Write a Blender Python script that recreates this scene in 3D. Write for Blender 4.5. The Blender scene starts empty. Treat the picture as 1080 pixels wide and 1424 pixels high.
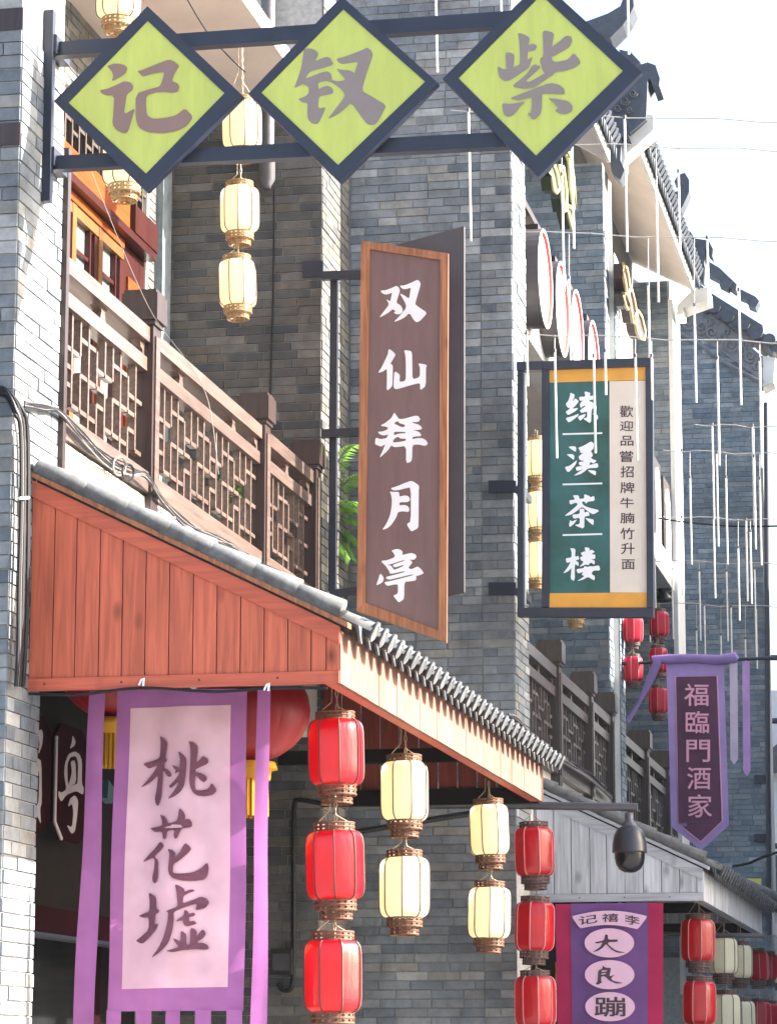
import bpy, bmesh, math, random
from mathutils import Vector, Matrix
random.seed(7)
scene = bpy.context.scene
col = scene.collection

# ------------------------------------------------------------------ camera
FPX, CX, CY, HOR, VPX, EYE = 4100.0, 540.0, 712.0, 1484.0, 1382.0, 1.6
TH = math.atan((HOR - CY) / FPX)
PS = math.atan((VPX - CX) / math.hypot(FPX, HOR - CY))
cam = bpy.data.cameras.new('camera')
cam.sensor_fit = 'HORIZONTAL'; cam.sensor_width = 36.0; cam.lens = 36.0 * FPX / 1080.0
cam.clip_start = 0.1; cam.clip_end = 3000
camo = bpy.data.objects.new('camera', cam); col.objects.link(camo)
camo.location = (0, 0, EYE); camo.rotation_euler = (math.pi / 2 + TH, 0, PS)
scene.camera = camo

# ------------------------------------------------------------------ light
SUN_AZ, SUN_EL = math.radians(15), math.radians(27)      # azimuth from +X towards +Y
world = bpy.data.worlds.new('World'); scene.world = world; world.use_nodes = True
wn = world.node_tree.nodes; wl = world.node_tree.links
bg = wn['Background']
sky = wn.new('ShaderNodeTexSky'); sky.sky_type = 'NISHITA'; sky.sun_disc = False
sky.sun_elevation = SUN_EL; sky.sun_rotation = math.pi / 2 - SUN_AZ
sky.air_density = 1.0; sky.dust_density = 4.5; sky.ozone_density = 1.0
wl.new(sky.outputs[0], bg.inputs[0]); bg.inputs[1].default_value = 0.11
sun = bpy.data.lights.new('sun', 'SUN'); sun.energy = 5.0; sun.angle = math.radians(0.5); sun.color = (1.0, 0.94, 0.84)
suno = bpy.data.objects.new('sun', sun); col.objects.link(suno)
sd = Vector((math.cos(SUN_EL) * math.cos(SUN_AZ), math.cos(SUN_EL) * math.sin(SUN_AZ), math.sin(SUN_EL)))
suno.rotation_euler = (-sd).to_track_quat('-Z', 'Y').to_euler(); suno.location = (20, 20, 30)
vs = scene.view_settings
vs.view_transform = 'Standard'; vs.look = 'None'; vs.gamma = 1.0; vs.use_curve_mapping = False
vs.exposure = 2.45
scene.cycles.max_bounces = 8

# ------------------------------------------------------------------ pixel rays of the photograph (1080 x 1424)
Fv = Vector((-math.sin(PS) * math.cos(TH), math.cos(PS) * math.cos(TH), math.sin(TH)))
Rv = Vector((math.cos(PS), math.sin(PS), 0))
Uv = Vector((math.sin(PS) * math.sin(TH), -math.cos(PS) * math.sin(TH), math.cos(TH)))
def ray(x, y): return Fv * FPX + Rv * (x - CX) + Uv * (CY - y)
def PY(x, y, Y):
    d = ray(x, y); s = Y / d.y; return Vector((d.x * s, Y, EYE + d.z * s))
def PX(x, y, X):
    d = ray(x, y); s = X / d.x; return Vector((X, d.y * s, EYE + d.z * s))

# ------------------------------------------------------------------ materials
MATS = {}
def lin(c): return tuple(c) + (1.0,) if len(c) == 3 else tuple(c)
def base_mat(name):
    m = bpy.data.materials.new(name); m.use_nodes = True
    MATS[name] = m
    nt = m.node_tree; return m, nt, nt.nodes, nt.links, nt.nodes['Principled BSDF']
def mat(name, c, rough=0.6, var=0.25, scale=6.0, bump=0.1, metal=0.0, stretch=(1, 1, 1), c2=None, detail=6.0, spec=0.5, objvar=0.0):
    m, nt, N, L, P = base_mat(name)
    P.inputs['Roughness'].default_value = rough; P.inputs['Metallic'].default_value = metal
    P.inputs['Specular IOR Level'].default_value = spec
    tc = N.new('ShaderNodeTexCoord'); mp = N.new('ShaderNodeMapping'); mp.inputs['Scale'].default_value = stretch
    geo = N.new('ShaderNodeNewGeometry')
    L.new(geo.outputs['Position'], mp.inputs[0])
    nz = N.new('ShaderNodeTexNoise'); nz.inputs['Scale'].default_value = scale; nz.inputs['Detail'].default_value = detail
    nz.inputs['Roughness'].default_value = 0.65
    L.new(mp.outputs[0], nz.inputs['Vector'])
    rp = N.new('ShaderNodeValToRGB')
    a = tuple(max(0, v * (1 - var)) for v in c); b = tuple(min(1, v * (1 + var)) for v in (c2 or c))
    rp.color_ramp.elements[0].position = 0.3; rp.color_ramp.elements[1].position = 0.72
    rp.color_ramp.elements[0].color = lin(a); rp.color_ramp.elements[1].color = lin(b)
    L.new(nz.outputs['Fac'], rp.inputs[0])
    out = rp.outputs[0]
    if objvar:
        oi = N.new('ShaderNodeObjectInfo'); mr = N.new('ShaderNodeMapRange')
        mr.inputs['To Min'].default_value = 1 - objvar; mr.inputs['To Max'].default_value = 1 + objvar
        L.new(oi.outputs['Random'], mr.inputs['Value'])
        hs = N.new('ShaderNodeHueSaturation'); L.new(mr.outputs[0], hs.inputs['Value']); L.new(out, hs.inputs['Color']); out = hs.outputs[0]
    L.new(out, P.inputs['Base Color'])
    if bump:
        bp = N.new('ShaderNodeBump'); bp.inputs['Strength'].default_value = bump; bp.inputs['Distance'].default_value = 0.02
        L.new(nz.outputs['Fac'], bp.inputs['Height']); L.new(bp.outputs[0], P.inputs['Normal'])
    return m
def brick_mat(name, cols, bump=0.35):
    m, nt, N, L, P = base_mat(name)
    P.inputs['Roughness'].default_value = 0.8; P.inputs['Specular IOR Level'].default_value = 0.25
    oi = N.new('ShaderNodeObjectInfo'); geo = N.new('ShaderNodeNewGeometry')
    ad = N.new('ShaderNodeMath'); ad.operation = 'ADD'; fr = N.new('ShaderNodeMath'); fr.operation = 'FRACT'
    L.new(oi.outputs['Random'], ad.inputs[0]); L.new(geo.outputs['Random Per Island'], ad.inputs[1]); L.new(ad.outputs[0], fr.inputs[0])
    rp = N.new('ShaderNodeValToRGB'); rp.color_ramp.interpolation = 'LINEAR'
    e = rp.color_ramp.elements
    while len(e) < len(cols): e.new(0.5)
    for i, c in enumerate(cols): e[i].position = i / (len(cols) - 1); e[i].color = lin(c)
    L.new(fr.outputs[0], rp.inputs[0])
    nz = N.new('ShaderNodeTexNoise'); nz.inputs['Scale'].default_value = 9; nz.inputs['Detail'].default_value = 8; nz.inputs['Roughness'].default_value = 0.7
    L.new(geo.outputs['Position'], nz.inputs['Vector'])
    nb = N.new('ShaderNodeTexNoise'); nb.inputs['Scale'].default_value = 1.1; nb.inputs['Detail'].default_value = 4
    L.new(geo.outputs['Position'], nb.inputs['Vector'])
    mr = N.new('ShaderNodeMapRange'); mr.inputs['From Min'].default_value = 0.3; mr.inputs['From Max'].default_value = 0.7
    mr.inputs['To Min'].default_value = 0.66; mr.inputs['To Max'].default_value = 1.25
    L.new(nz.outputs['Fac'], mr.inputs['Value'])
    mr2 = N.new('ShaderNodeMapRange'); mr2.inputs['From Min'].default_value = 0.3; mr2.inputs['From Max'].default_value = 0.7
    mr2.inputs['To Min'].default_value = 0.75; mr2.inputs['To Max'].default_value = 1.2
    L.new(nb.outputs['Fac'], mr2.inputs['Value'])
    mm = N.new('ShaderNodeMath'); mm.operation = 'MULTIPLY'; L.new(mr.outputs[0], mm.inputs[0]); L.new(mr2.outputs[0], mm.inputs[1])
    hs = N.new('ShaderNodeHueSaturation'); L.new(mm.outputs[0], hs.inputs['Value']); L.new(rp.outputs[0], hs.inputs['Color'])
    ms = N.new('ShaderNodeMapping'); ms.inputs['Scale'].default_value = (5, 5, .9); L.new(geo.outputs['Position'], ms.inputs[0])
    n3 = N.new('ShaderNodeTexNoise'); n3.inputs['Scale'].default_value = 1; n3.inputs['Detail'].default_value = 7; n3.inputs['Roughness'].default_value = .75; L.new(ms.outputs[0], n3.inputs['Vector'])
    r3_ = N.new('ShaderNodeValToRGB'); r3_.color_ramp.elements[0].position = .60; r3_.color_ramp.elements[1].position = .80
    r3_.color_ramp.elements[0].color = (0, 0, 0, 1); r3_.color_ramp.elements[1].color = (.55, .55, .55, 1); L.new(n3.outputs['Fac'], r3_.inputs[0])
    m3 = N.new('ShaderNodeMix'); m3.data_type = 'RGBA'; L.new(r3_.outputs[0], m3.inputs[0]); L.new(hs.outputs[0], m3.inputs[6]); m3.inputs[7].default_value = (.33, .33, .32, 1)
    r4 = N.new('ShaderNodeValToRGB'); r4.color_ramp.elements[0].position = .22; r4.color_ramp.elements[1].position = .42
    r4.color_ramp.elements[0].color = (.45, .45, .46, 1); r4.color_ramp.elements[1].color = (1, 1, 1, 1); L.new(n3.outputs['Fac'], r4.inputs[0])
    m4 = N.new('ShaderNodeMix'); m4.data_type = 'RGBA'; m4.blend_type = 'MULTIPLY'; m4.inputs[0].default_value = 1; L.new(m3.outputs[2], m4.inputs[6]); L.new(r4.outputs[0], m4.inputs[7])
    L.new(m4.outputs[2], P.inputs['Base Color'])
    bp = N.new('ShaderNodeBump'); bp.inputs['Strength'].default_value = bump; bp.inputs['Distance'].default_value = 0.01
    L.new(nz.outputs['Fac'], bp.inputs['Height']); L.new(bp.outputs[0], P.inputs['Normal'])
    return m
def wood_mat(name, c, grain=0.35, rough=0.6, knots=0.0, objvar=0.12, axis='Z', spec=0.3, coat=0.0):
    m, nt, N, L, P = base_mat(name)
    P.inputs['Roughness'].default_value = rough; P.inputs['Specular IOR Level'].default_value = spec; P.inputs['Coat Weight'].default_value = coat; P.inputs['Coat Roughness'].default_value = .22
    geo = N.new('ShaderNodeNewGeometry'); oi = N.new('ShaderNodeObjectInfo')
    mp = N.new('ShaderNodeMapping'); s = {'Z': (40, 40, 2.2), 'Y': (40, 2.2, 40), 'X': (2.2, 40, 40)}[axis]; mp.inputs['Scale'].default_value = s
    va = N.new('ShaderNodeVectorMath'); va.operation = 'MULTIPLY_ADD'; va.inputs[1].default_value = (9, 9, 9)
    L.new(oi.outputs['Random'], va.inputs[0]); L.new(geo.outputs['Position'], va.inputs[2]); L.new(va.outputs[0], mp.inputs[0])
    nz = N.new('ShaderNodeTexNoise'); nz.inputs['Scale'].default_value = 1; nz.inputs['Detail'].default_value = 6; nz.inputs['Distortion'].default_value = 0.6
    L.new(mp.outputs[0], nz.inputs['Vector'])
    rp = N.new('ShaderNodeValToRGB'); rp.color_ramp.elements[0].position = 0.32; rp.color_ramp.elements[1].position = 0.68
    rp.color_ramp.elements[0].color = lin(tuple(v * (1 - grain) for v in c)); rp.color_ramp.elements[1].color = lin(tuple(min(1, v * (1 + grain * .6)) for v in c))
    L.new(nz.outputs['Fac'], rp.inputs[0]); out = rp.outputs[0]
    if knots:
        vo = N.new('ShaderNodeTexVoronoi'); mk = N.new('ShaderNodeMapping'); mk.inputs['Scale'].default_value = (5.0, 5.0, 2.6)
        L.new(va.outputs[0], mk.inputs[0]); L.new(mk.outputs[0], vo.inputs['Vector']); vo.inputs['Scale'].default_value = 1.0
        r2 = N.new('ShaderNodeValToRGB'); r2.color_ramp.elements[0].position = 0.03; r2.color_ramp.elements[1].position = 0.2
        r2.color_ramp.elements[0].color = (1 - knots,) * 3 + (1,); r2.color_ramp.elements[1].color = (1, 1, 1, 1)
        L.new(vo.outputs['Distance'], r2.inputs[0])
        mx = N.new('ShaderNodeMix'); mx.data_type = 'RGBA'; mx.blend_type = 'MULTIPLY'; mx.inputs[0].default_value = 1
        L.new(out, mx.inputs[6]); L.new(r2.outputs[0], mx.inputs[7]); out = mx.outputs[2]
    mr = N.new('ShaderNodeMapRange'); mr.inputs['To Min'].default_value = 1 - objvar; mr.inputs['To Max'].default_value = 1 + objvar
    L.new(oi.outputs['Random'], mr.inputs['Value'])
    hs = N.new('ShaderNodeHueSaturation'); L.new(mr.outputs[0], hs.inputs['Value']); L.new(out, hs.inputs['Color'])
    L.new(hs.outputs[0], P.inputs['Base Color'])
    bp = N.new('ShaderNodeBump'); bp.inputs['Strength'].default_value = 0.25; bp.inputs['Distance'].default_value = 0.004
    L.new(nz.outputs['Fac'], bp.inputs['Height']); L.new(bp.outputs[0], P.inputs['Normal'])
    return m
def cloth_mat(name, c, trans=0.5, rough=0.7, var=0.12, weave=True, spec=0.2, scale=5.0, tc=None):
    m, nt, N, L, P = base_mat(name)
    P.inputs['Roughness'].default_value = rough; P.inputs['Specular IOR Level'].default_value = spec
    geo = N.new('ShaderNodeNewGeometry')
    nz = N.new('ShaderNodeTexNoise'); nz.inputs['Scale'].default_value = scale; nz.inputs['Detail'].default_value = 5
    L.new(geo.outputs['Position'], nz.inputs['Vector'])
    rp = N.new('ShaderNodeValToRGB'); rp.color_ramp.elements[0].position = .3; rp.color_ramp.elements[1].position = .7
    rp.color_ramp.elements[0].color = lin(tuple(v * (1 - var) for v in c)); rp.color_ramp.elements[1].color = lin(tuple(min(1, v * (1 + var)) for v in c))
    L.new(nz.outputs['Fac'], rp.inputs[0]); L.new(rp.outputs[0], P.inputs['Base Color'])
    tr = N.new('ShaderNodeBsdfTranslucent'); (L.new(rp.outputs[0], tr.inputs[0]) if tc is None else setattr(tr.inputs[0], 'default_value', lin(tc)))
    mx = N.new('ShaderNodeMixShader'); mx.inputs[0].default_value = trans
    L.new(P.outputs[0], mx.inputs[1]); L.new(tr.outputs[0], mx.inputs[2]); L.new(mx.outputs[0], N['Material Output'].inputs[0])
    if not weave:
        mw = N.new('ShaderNodeMapping'); mw.inputs['Scale'].default_value = (22, 22, 5); L.new(geo.outputs['Position'], mw.inputs[0])
        n2 = N.new('ShaderNodeTexNoise'); n2.inputs['Scale'].default_value = 1; n2.inputs['Detail'].default_value = 3; L.new(mw.outputs[0], n2.inputs['Vector'])
        bp = N.new('ShaderNodeBump'); bp.inputs['Strength'].default_value = .35; bp.inputs['Distance'].default_value = .012
        L.new(n2.outputs['Fac'], bp.inputs['Height']); L.new(bp.outputs[0], P.inputs['Normal']); L.new(bp.outputs[0], tr.inputs['Normal'])
    if weave:
        n2 = N.new('ShaderNodeTexNoise'); n2.inputs['Scale'].default_value = 130; L.new(geo.outputs['Position'], n2.inputs['Vector'])
        bp = N.new('ShaderNodeBump'); bp.inputs['Strength'].default_value = .15; bp.inputs['Distance'].default_value = .003
        L.new(n2.outputs['Fac'], bp.inputs['Height']); L.new(bp.outputs[0], P.inputs['Normal'])
    return m

GREYS = [(.10, .119, .143), (.155, .178, .205), (.20, .214, .228), (.128, .15, .177), (.232, .226, .212), (.168, .19, .214), (.31, .322, .33), (.11, .13, .156), (.212, .23, .25)]
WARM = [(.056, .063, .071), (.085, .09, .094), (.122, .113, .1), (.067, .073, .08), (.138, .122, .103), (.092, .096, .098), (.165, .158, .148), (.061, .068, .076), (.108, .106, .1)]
COOL = [(.105, .135, .165), (.145, .18, .215), (.19, .22, .245), (.12, .16, .195), (.225, .235, .24), (.15, .19, .225), (.27, .29, .30), (.11, .145, .18), (.175, .21, .235)]
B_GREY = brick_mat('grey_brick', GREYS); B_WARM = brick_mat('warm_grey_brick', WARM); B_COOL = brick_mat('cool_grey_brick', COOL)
M_MORTAR = mat('mortar', (.30, .30, .29), .9, .25, 20, .2)
M_PLASTER = mat('white_plaster', (.62, .61, .58), .85, .12, 3, .1)
M_SOFFIT = mat('cream_soffit', (.60, .52, .46), .85, .1, 2, .05)
M_STEEL = mat('dark_navy_steel', (.013, .017, .034), .42, .25, 8, .05)
M_BLACK = mat('black_plastic', (.012, .012, .014), .4, .2, 8, .03)
M_GREYMETAL = mat('grey_metal', (.085, .082, .095), .4, .2, 8, .03, metal=.4)
M_CAST = mat('grey_cast_iron', (.075, .075, .085), .5, .25, 12, .15)
M_YELLOW = mat('yellow_green_panel', (.42, .47, .10), .5, .11, 3.5, .03, stretch=(3, 3, .5))
M_MAUVE = mat('mauve_paint', (.205, .125, .11), .55, .05, 5, .0)
M_MAUVEG = mat('grey_mauve_paint', (.20, .165, .155), .55, .05, 5, .0)
M_BROWNP = mat('brown_sign_panel', (.145, .082, .082), .45, .14, 3, .03, stretch=(4, 4, .6))
M_DARKP = mat('dark_grey_panel', (.055, .048, .055), .5, .15, 3, .02)
M_WHITE = mat('white_paint', (.72, .73, .76), .5, .03, 5, 0)
M_WFRAME = wood_mat('orange_brown_timber', (.33, .135, .065), .4, .5, .35)
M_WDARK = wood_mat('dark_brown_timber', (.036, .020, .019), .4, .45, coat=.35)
M_WDARKY = wood_mat('sunlit_brown_rail_timber', (.115, .078, .066), .4, .4, axis='Y', coat=.6)  # paler copy of the post timber, sunlight put into the rail colour
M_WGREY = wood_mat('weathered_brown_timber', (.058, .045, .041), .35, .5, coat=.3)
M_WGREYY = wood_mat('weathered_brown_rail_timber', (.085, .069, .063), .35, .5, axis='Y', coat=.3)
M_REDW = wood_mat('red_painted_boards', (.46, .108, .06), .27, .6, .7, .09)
M_REDT = wood_mat('red_painted_trim', (.45, .10, .058), .22, .6, .2, .05, 'X')
M_PINKW = wood_mat('sunlit_red_boards', (.205, .105, .078), .45, .65, .5, .10)  # red fascia boards, sun glare put into the colour as pinkish tone
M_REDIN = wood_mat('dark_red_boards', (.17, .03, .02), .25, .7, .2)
M_GREYW = wood_mat('grey_weathered_boards', (.46, .47, .50), .28, .7, .55, .12)
M_GREYWT = wood_mat('grey_weathered_trim', (.38, .39, .42), .25, .7, .3, .08, 'X')
M_TILE = mat('grey_roof_tile', (.070, .075, .084), .75, .45, 14, .25, objvar=.18)
M_TILED = mat('dark_roof_tile', (.045, .055, .075), .6, .3, 10, .25, objvar=.15)
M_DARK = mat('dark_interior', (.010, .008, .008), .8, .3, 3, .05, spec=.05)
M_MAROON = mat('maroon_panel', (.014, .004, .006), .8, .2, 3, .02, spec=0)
M_ORANGE = wood_mat('orange_varnished_wood', (.23, .048, .009), .35, .35, .1, .08, 'Y')
M_OCHRE = wood_mat('ochre_door_frame', (.16, .068, .022), .3, .4)
M_REDDOOR = wood_mat('dark_red_door', (.040, .007, .006), .3, .35)
M_GLASS = mat('dusty_window_glass', (.20, .22, .23), .08, .3, 2, 0, spec=.8)
M_REDL = cloth_mat('red_lantern_silk', (.50, .004, .016), .36, .25, .08, False, .9, tc=(.85, .035, .02))
M_REDD = cloth_mat('deep_red_silk', (.26, .004, .008), .1, .4, .08, False, .4)
M_PINKL = cloth_mat('deep_pink_lantern_silk', (.48, .006, .035), .4, .35, .08, False, .5)
M_CREAML = cloth_mat('cream_lantern_silk', (.82, .76, .58), .5, .35, .06, False, .5, tc=(.95, .86, .63))
M_PALEL = cloth_mat('pale_lantern_silk', (.92, .88, .68), .45, .45, .06, False, .4)
M_RIB = mat('dark_rib_wire', (.06, .03, .02), .5, .2, 9, 0)
M_RIBP = mat('pink_rib_wire', (.55, .22, .22), .5, .2, 9, 0)
M_RATTAN = mat('brown_filigree', (.12, .048, .024), .45, .4, 30, .1)
M_GOLDF = mat('gold_filigree', (.26, .16, .07), .4, .4, 30, .1)
M_DKRATTAN = mat('dark_filigree', (.10, .055, .05), .5, .4, 30, .1)
M_GOLD = cloth_mat('gold_cloth', (.65, .36, .02), .2, .6)
M_PURPLE = cloth_mat('purple_cloth', (.40, .15, .385), .35)
M_PINKC = cloth_mat('pink_cloth', (.95, .62, .69), .38)
M_INK = mat('plum_ink', (.145, .045, .075), .8, .25, 12, 0)
M_VIOLET = cloth_mat('violet_cloth', (.36, .26, .53), .45)
M_PLUM = cloth_mat('plum_cloth', (.15, .065, .115), .35)
M_ROSE = mat('rose_print', (.72, .34, .46), .8, .06, 6, 0)
M_LILAC = cloth_mat('pale_lilac_cloth', (.50, .44, .58), .5)
M_LILAC2 = cloth_mat('lilac_cloth', (.44, .27, .56), .5)
M_CRIMSON = cloth_mat('crimson_cloth', (.48, .025, .11), .35)
M_VIOLETB = cloth_mat('dark_violet_cloth', (.20, .09, .29), .35)
M_PINKP = mat('pink_print', (.66, .42, .56), .8, .06, 6, 0)
M_GREEN = mat('dark_green_paint', (.014, .105, .075), .45, .5, 2.2, .02, c2=(.018, .088, .095))
M_CREAM = mat('cream_paint', (.60, .53, .46), .6, .05, 4, 0)
M_AMBER = mat('amber_paint', (.62, .29, .035), .55, .1, 6, 0)
M_INKD = mat('dark_ink', (.05, .03, .045), .7, .1, 5, 0)
M_TUBE = mat('white_light_tube', (.72, .71, .67), .3, .02, 3, 0)
M_WIRE = mat('pale_wire', (.35, .33, .31), .6, .1, 3, 0)
M_ROPE = mat('tan_chain', (.36, .29, .20), .5, .3, 30, 0)
M_CABLE = mat('black_cable', (.010, .010, .013), .5, .2, 4, 0, spec=.2)
M_GCABLE = mat('grey_cable', (.16, .145, .14), .5, .2, 6, 0)
M_NEON = mat('yellow_letter_edge', (.70, .66, .30), .4, .05, 5, 0)
M_NEOND = mat('dark_green_letter_face', (.02, .035, .02), .4, .2, 5, 0)
M_GOLDE = mat('gold_letter_edge', (.55, .42, .22), .4, .1, 5, 0)
M_DISCR = mat('red_disc_rim', (.55, .06, .05), .45, .1, 5, 0)
M_STONE = mat('carved_grey_stone', (.16, .165, .18), .8, .25, 9, .3)
M_SILVER = mat('silver_letters', (.30, .26, .29), .45, .1, 5, 0)
M_LEAF = cloth_mat('palm_leaf', (.16, .36, .05), .45, .5, .35, False, .4, 12)
M_STEM = mat('palm_stem', (.16, .20, .05), .6, .2, 9, 0)
M_POT = mat('terracotta_pot', (.30, .13, .07), .8, .2, 9, .1)
M_YSIGN = mat('yellow_notice', (.62, .56, .12), .6, .06, 5, 0)
M_TEAL = mat('teal_sign', (.02, .06, .075), .5, .1, 5, 0)
M_PAVE = mat('stone_paving', (.24, .235, .23), .85, .2, 1.5, .1)

# ------------------------------------------------------------------ mesh helpers
class MB:
    def __init__(s): s.v = []; s.f = []; s.sm = []
    def add(s, vs, fs, smooth=False):
        o = len(s.v); s.v += [tuple(p) for p in vs]; s.f += [tuple(i + o for i in q) for q in fs]; s.sm += [smooth] * len(fs); return s
    def box(s, x0, x1, y0, y1, z0, z1):
        return s.add([(x, y, z) for z in (z0, z1) for y in (y0, y1) for x in (x0, x1)],
                     [(0, 2, 3, 1), (4, 5, 7, 6), (0, 1, 5, 4), (2, 6, 7, 3), (0, 4, 6, 2), (1, 3, 7, 5)])
    def prism(s, pts, d):                 # polygon (3-D points) swept by vector d
        n = len(pts); d = Vector(d); P = [Vector(p) for p in pts]
        nrm = Vector((0, 0, 0))
        for i in range(n): nrm += P[i].cross(P[(i + 1) % n])
        if nrm.dot(d) > 0: P.reverse()
        s.add(P + [p + d for p in P], [tuple(range(n)), tuple(range(2 * n - 1, n - 1, -1))] + [((i + 1) % n, i, i + n, (i + 1) % n + n) for i in range(n)])
        return s
    def tube(s, pts, r, seg=6, closed=False, caps=True):
        P = [Vector(p) for p in pts]; n = len(P); vs = []; fs = []
        up = None
        for i, p in enumerate(P):
            t = (P[(i + 1) % n] - P[i - 1]) if closed else (P[min(i + 1, n - 1)] - P[max(i - 1, 0)])
            if t.length < 1e-9: t = Vector((0, 0, 1))
            t.normalize()
            if up is None:
                up = Vector((0, 0, 1)) if abs(t.z) < .9 else Vector((1, 0, 0))
            a = t.cross(up)
            if a.length < 1e-4: a = t.cross(Vector((1, 0, 0)))
            a.normalize(); b = a.cross(t); up = b
            rr = r[i] if isinstance(r, (list, tuple)) else r
            for k in range(seg):
                q = 2 * math.pi * k / seg; vs.append(p + a * (rr * math.cos(q)) + b * (rr * math.sin(q)))
        m = n if closed else n - 1
        for i in range(m):
            j = (i + 1) % n
            for k in range(seg): fs.append((i * seg + k, i * seg + (k + 1) % seg, j * seg + (k + 1) % seg, j * seg + k))
        if caps and not closed:
            s.add(vs[:seg], [tuple(range(seg))[::-1]]); s.add(vs[-seg:], [tuple(range(seg))])
        return s.add(vs, fs, seg > 5)
    def bar(s, a, b, w, h):               # square bar from a to b
        a = Vector(a); b = Vector(b); t = (b - a).normalized()
        u = Vector((0, 0, 1)) if abs(t.z) < .9 else Vector((0, 1, 0))
        x = t.cross(u).normalized() * (w / 2); y = x.cross(t).normalized() * (h / 2)
        vs = [p + i * x + j * y for p in (a, b) for i, j in ((-1, -1), (1, -1), (1, 1), (-1, 1))]
        return s.add(vs, [(0, 3, 2, 1), (4, 5, 6, 7), (0, 1, 5, 4), (1, 2, 6, 5), (2, 3, 7, 6), (3, 0, 4, 7)])
    def lathe(s, prof, seg=16, c=(0, 0, 0), smooth=True):
        vs = []; n = len(prof)
        for r, z in prof:
            for k in range(seg):
                q = 2 * math.pi * k / seg; vs.append((c[0] + r * math.cos(q), c[1] + r * math.sin(q), c[2] + z))
        fs = [(i * seg + k, i * seg + (k + 1) % seg, (i + 1) * seg + (k + 1) % seg, (i + 1) * seg + k) for i in range(n - 1) for k in range(seg)]
        return s.add(vs, fs, smooth)
    def mesh(s, name, m):
        me = bpy.data.meshes.new(name); me.from_pydata(s.v, [], s.f)
        me.polygons.foreach_set('use_smooth', s.sm); me.materials.append(m); me.update(); return me
    def build(s, name, m, parent=None): return place(name, s.mesh(name, m), parent)
def place(name, me, parent=None, local=False):
    o = bpy.data.objects.new(name, me); col.objects.link(o)
    if parent is not None:
        o.parent = parent
        if parent.type == 'EMPTY' and not local: o.matrix_parent_inverse = Matrix.Translation(-parent.location)
    return o
def tag(o, label=None, cat=None, group=None, kind=None):
    if label: o['label'] = label
    if cat: o['category'] = cat
    if group: o['group'] = group
    if kind: o['kind'] = kind
    return o
def thing(name, label, cat, loc=(0, 0, 0), group=None):
    o = bpy.data.objects.new(name, None); col.objects.link(o); o.location = loc; o.empty_display_size = .1
    return tag(o, label, cat, group)
def part(parent, name, m, mb): return mb.build(name, m, parent)

# flat filled outlines (letters, printed shapes); loops in pixels, laid on a plane through mapping fn
def fill_loops(loops):
    cu = bpy.data.curves.new('outline', 'CURVE'); cu.dimensions = '2D'; cu.fill_mode = 'BOTH'
    for lp in loops:
        sp = cu.splines.new('POLY'); sp.points.add(len(lp) - 1)
        for i, (x, y) in enumerate(lp): sp.points[i].co = (x, y, 0, 1)
        sp.use_cyclic_u = True
    ob = bpy.data.objects.new('outline', cu); col.objects.link(ob)
    me = bpy.data.meshes.new_from_object(ob); bpy.data.objects.remove(ob); bpy.data.curves.remove(cu)
    return me
def smooth_loop(lp):
    out = []
    n = len(lp)
    for i in range(n):
        a, b = lp[i], lp[(i + 1) % n]
        out.append((a[0] * .82 + b[0] * .18, a[1] * .82 + b[1] * .18)); out.append((a[0] * .18 + b[0] * .82, a[1] * .18 + b[1] * .82))
    return out
def letter(parent, name, m, groups, org, sc, fn, off, step=0.0006):
    """groups: list of loop lists (first outline, then holes); fn(px,py) -> point on face; off: vector towards viewer"""
    off = Vector(off); mb = MB()
    for k, g in enumerate(groups):
        me = fill_loops([[(x / sc + org[0], -(y / sc + org[1])) for x, y in smooth_loop(lp)] for lp in g])
        vs = [fn(v.co.x, -v.co.y) + off * (1 + k * step / off.length) for v in me.vertices]
        fs = [tuple(p.vertices) for p in me.polygons]
        ok = []
        for q in fs:
            a, b, c = vs[q[0]], vs[q[1]], vs[q[2]]
            ok.append(q if (b - a).cross(c - a).dot(off) > 0 else q[::-1])
        mb.add(vs, ok); bpy.data.meshes.remove(me)
    return mb.build(name, m, parent)
def font_glyph(ch, bold=0.0):
    cu = bpy.data.curves.new('glyph', 'FONT'); cu.body = ch; cu.size = 1.0; cu.offset = bold; cu.resolution_u = 4
    ob = bpy.data.objects.new('glyph', cu); col.objects.link(ob)
    me = bpy.data.meshes.new_from_object(ob); bpy.data.objects.remove(ob); bpy.data.curves.remove(cu)
    vs = [(v.co.x, v.co.y) for v in me.vertices]; fs = [tuple(p.vertices) for p in me.polygons]; bpy.data.meshes.remove(me)
    return vs, fs
def font_letter(parent, name, m, ch, box, fn, off, bold=0.0, shear=0.0):
    vs, fs = font_glyph(ch, bold); off = Vector(off)
    x0 = min(v[0] for v in vs); x1 = max(v[0] for v in vs); y0 = min(v[1] for v in vs); y1 = max(v[1] for v in vs)
    P = []
    for x, y in vs:
        u = (x - x0) / (x1 - x0); w = (y - y0) / (y1 - y0)
        P.append(fn(box[0] + u * (box[2] - box[0]), box[3] + w * (box[1] - box[3]) + shear * (u - .5)) + off)
    ok = []
    for q in fs:
        a, b, c = P[q[0]], P[q[1]], P[q[2]]
        ok.append(q if (b - a).cross(c - a).dot(off) > 0 else q[::-1])
    return MB().add(P, ok).build(name, m, parent)
VIEW = (0, -.003, 0)

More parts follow.
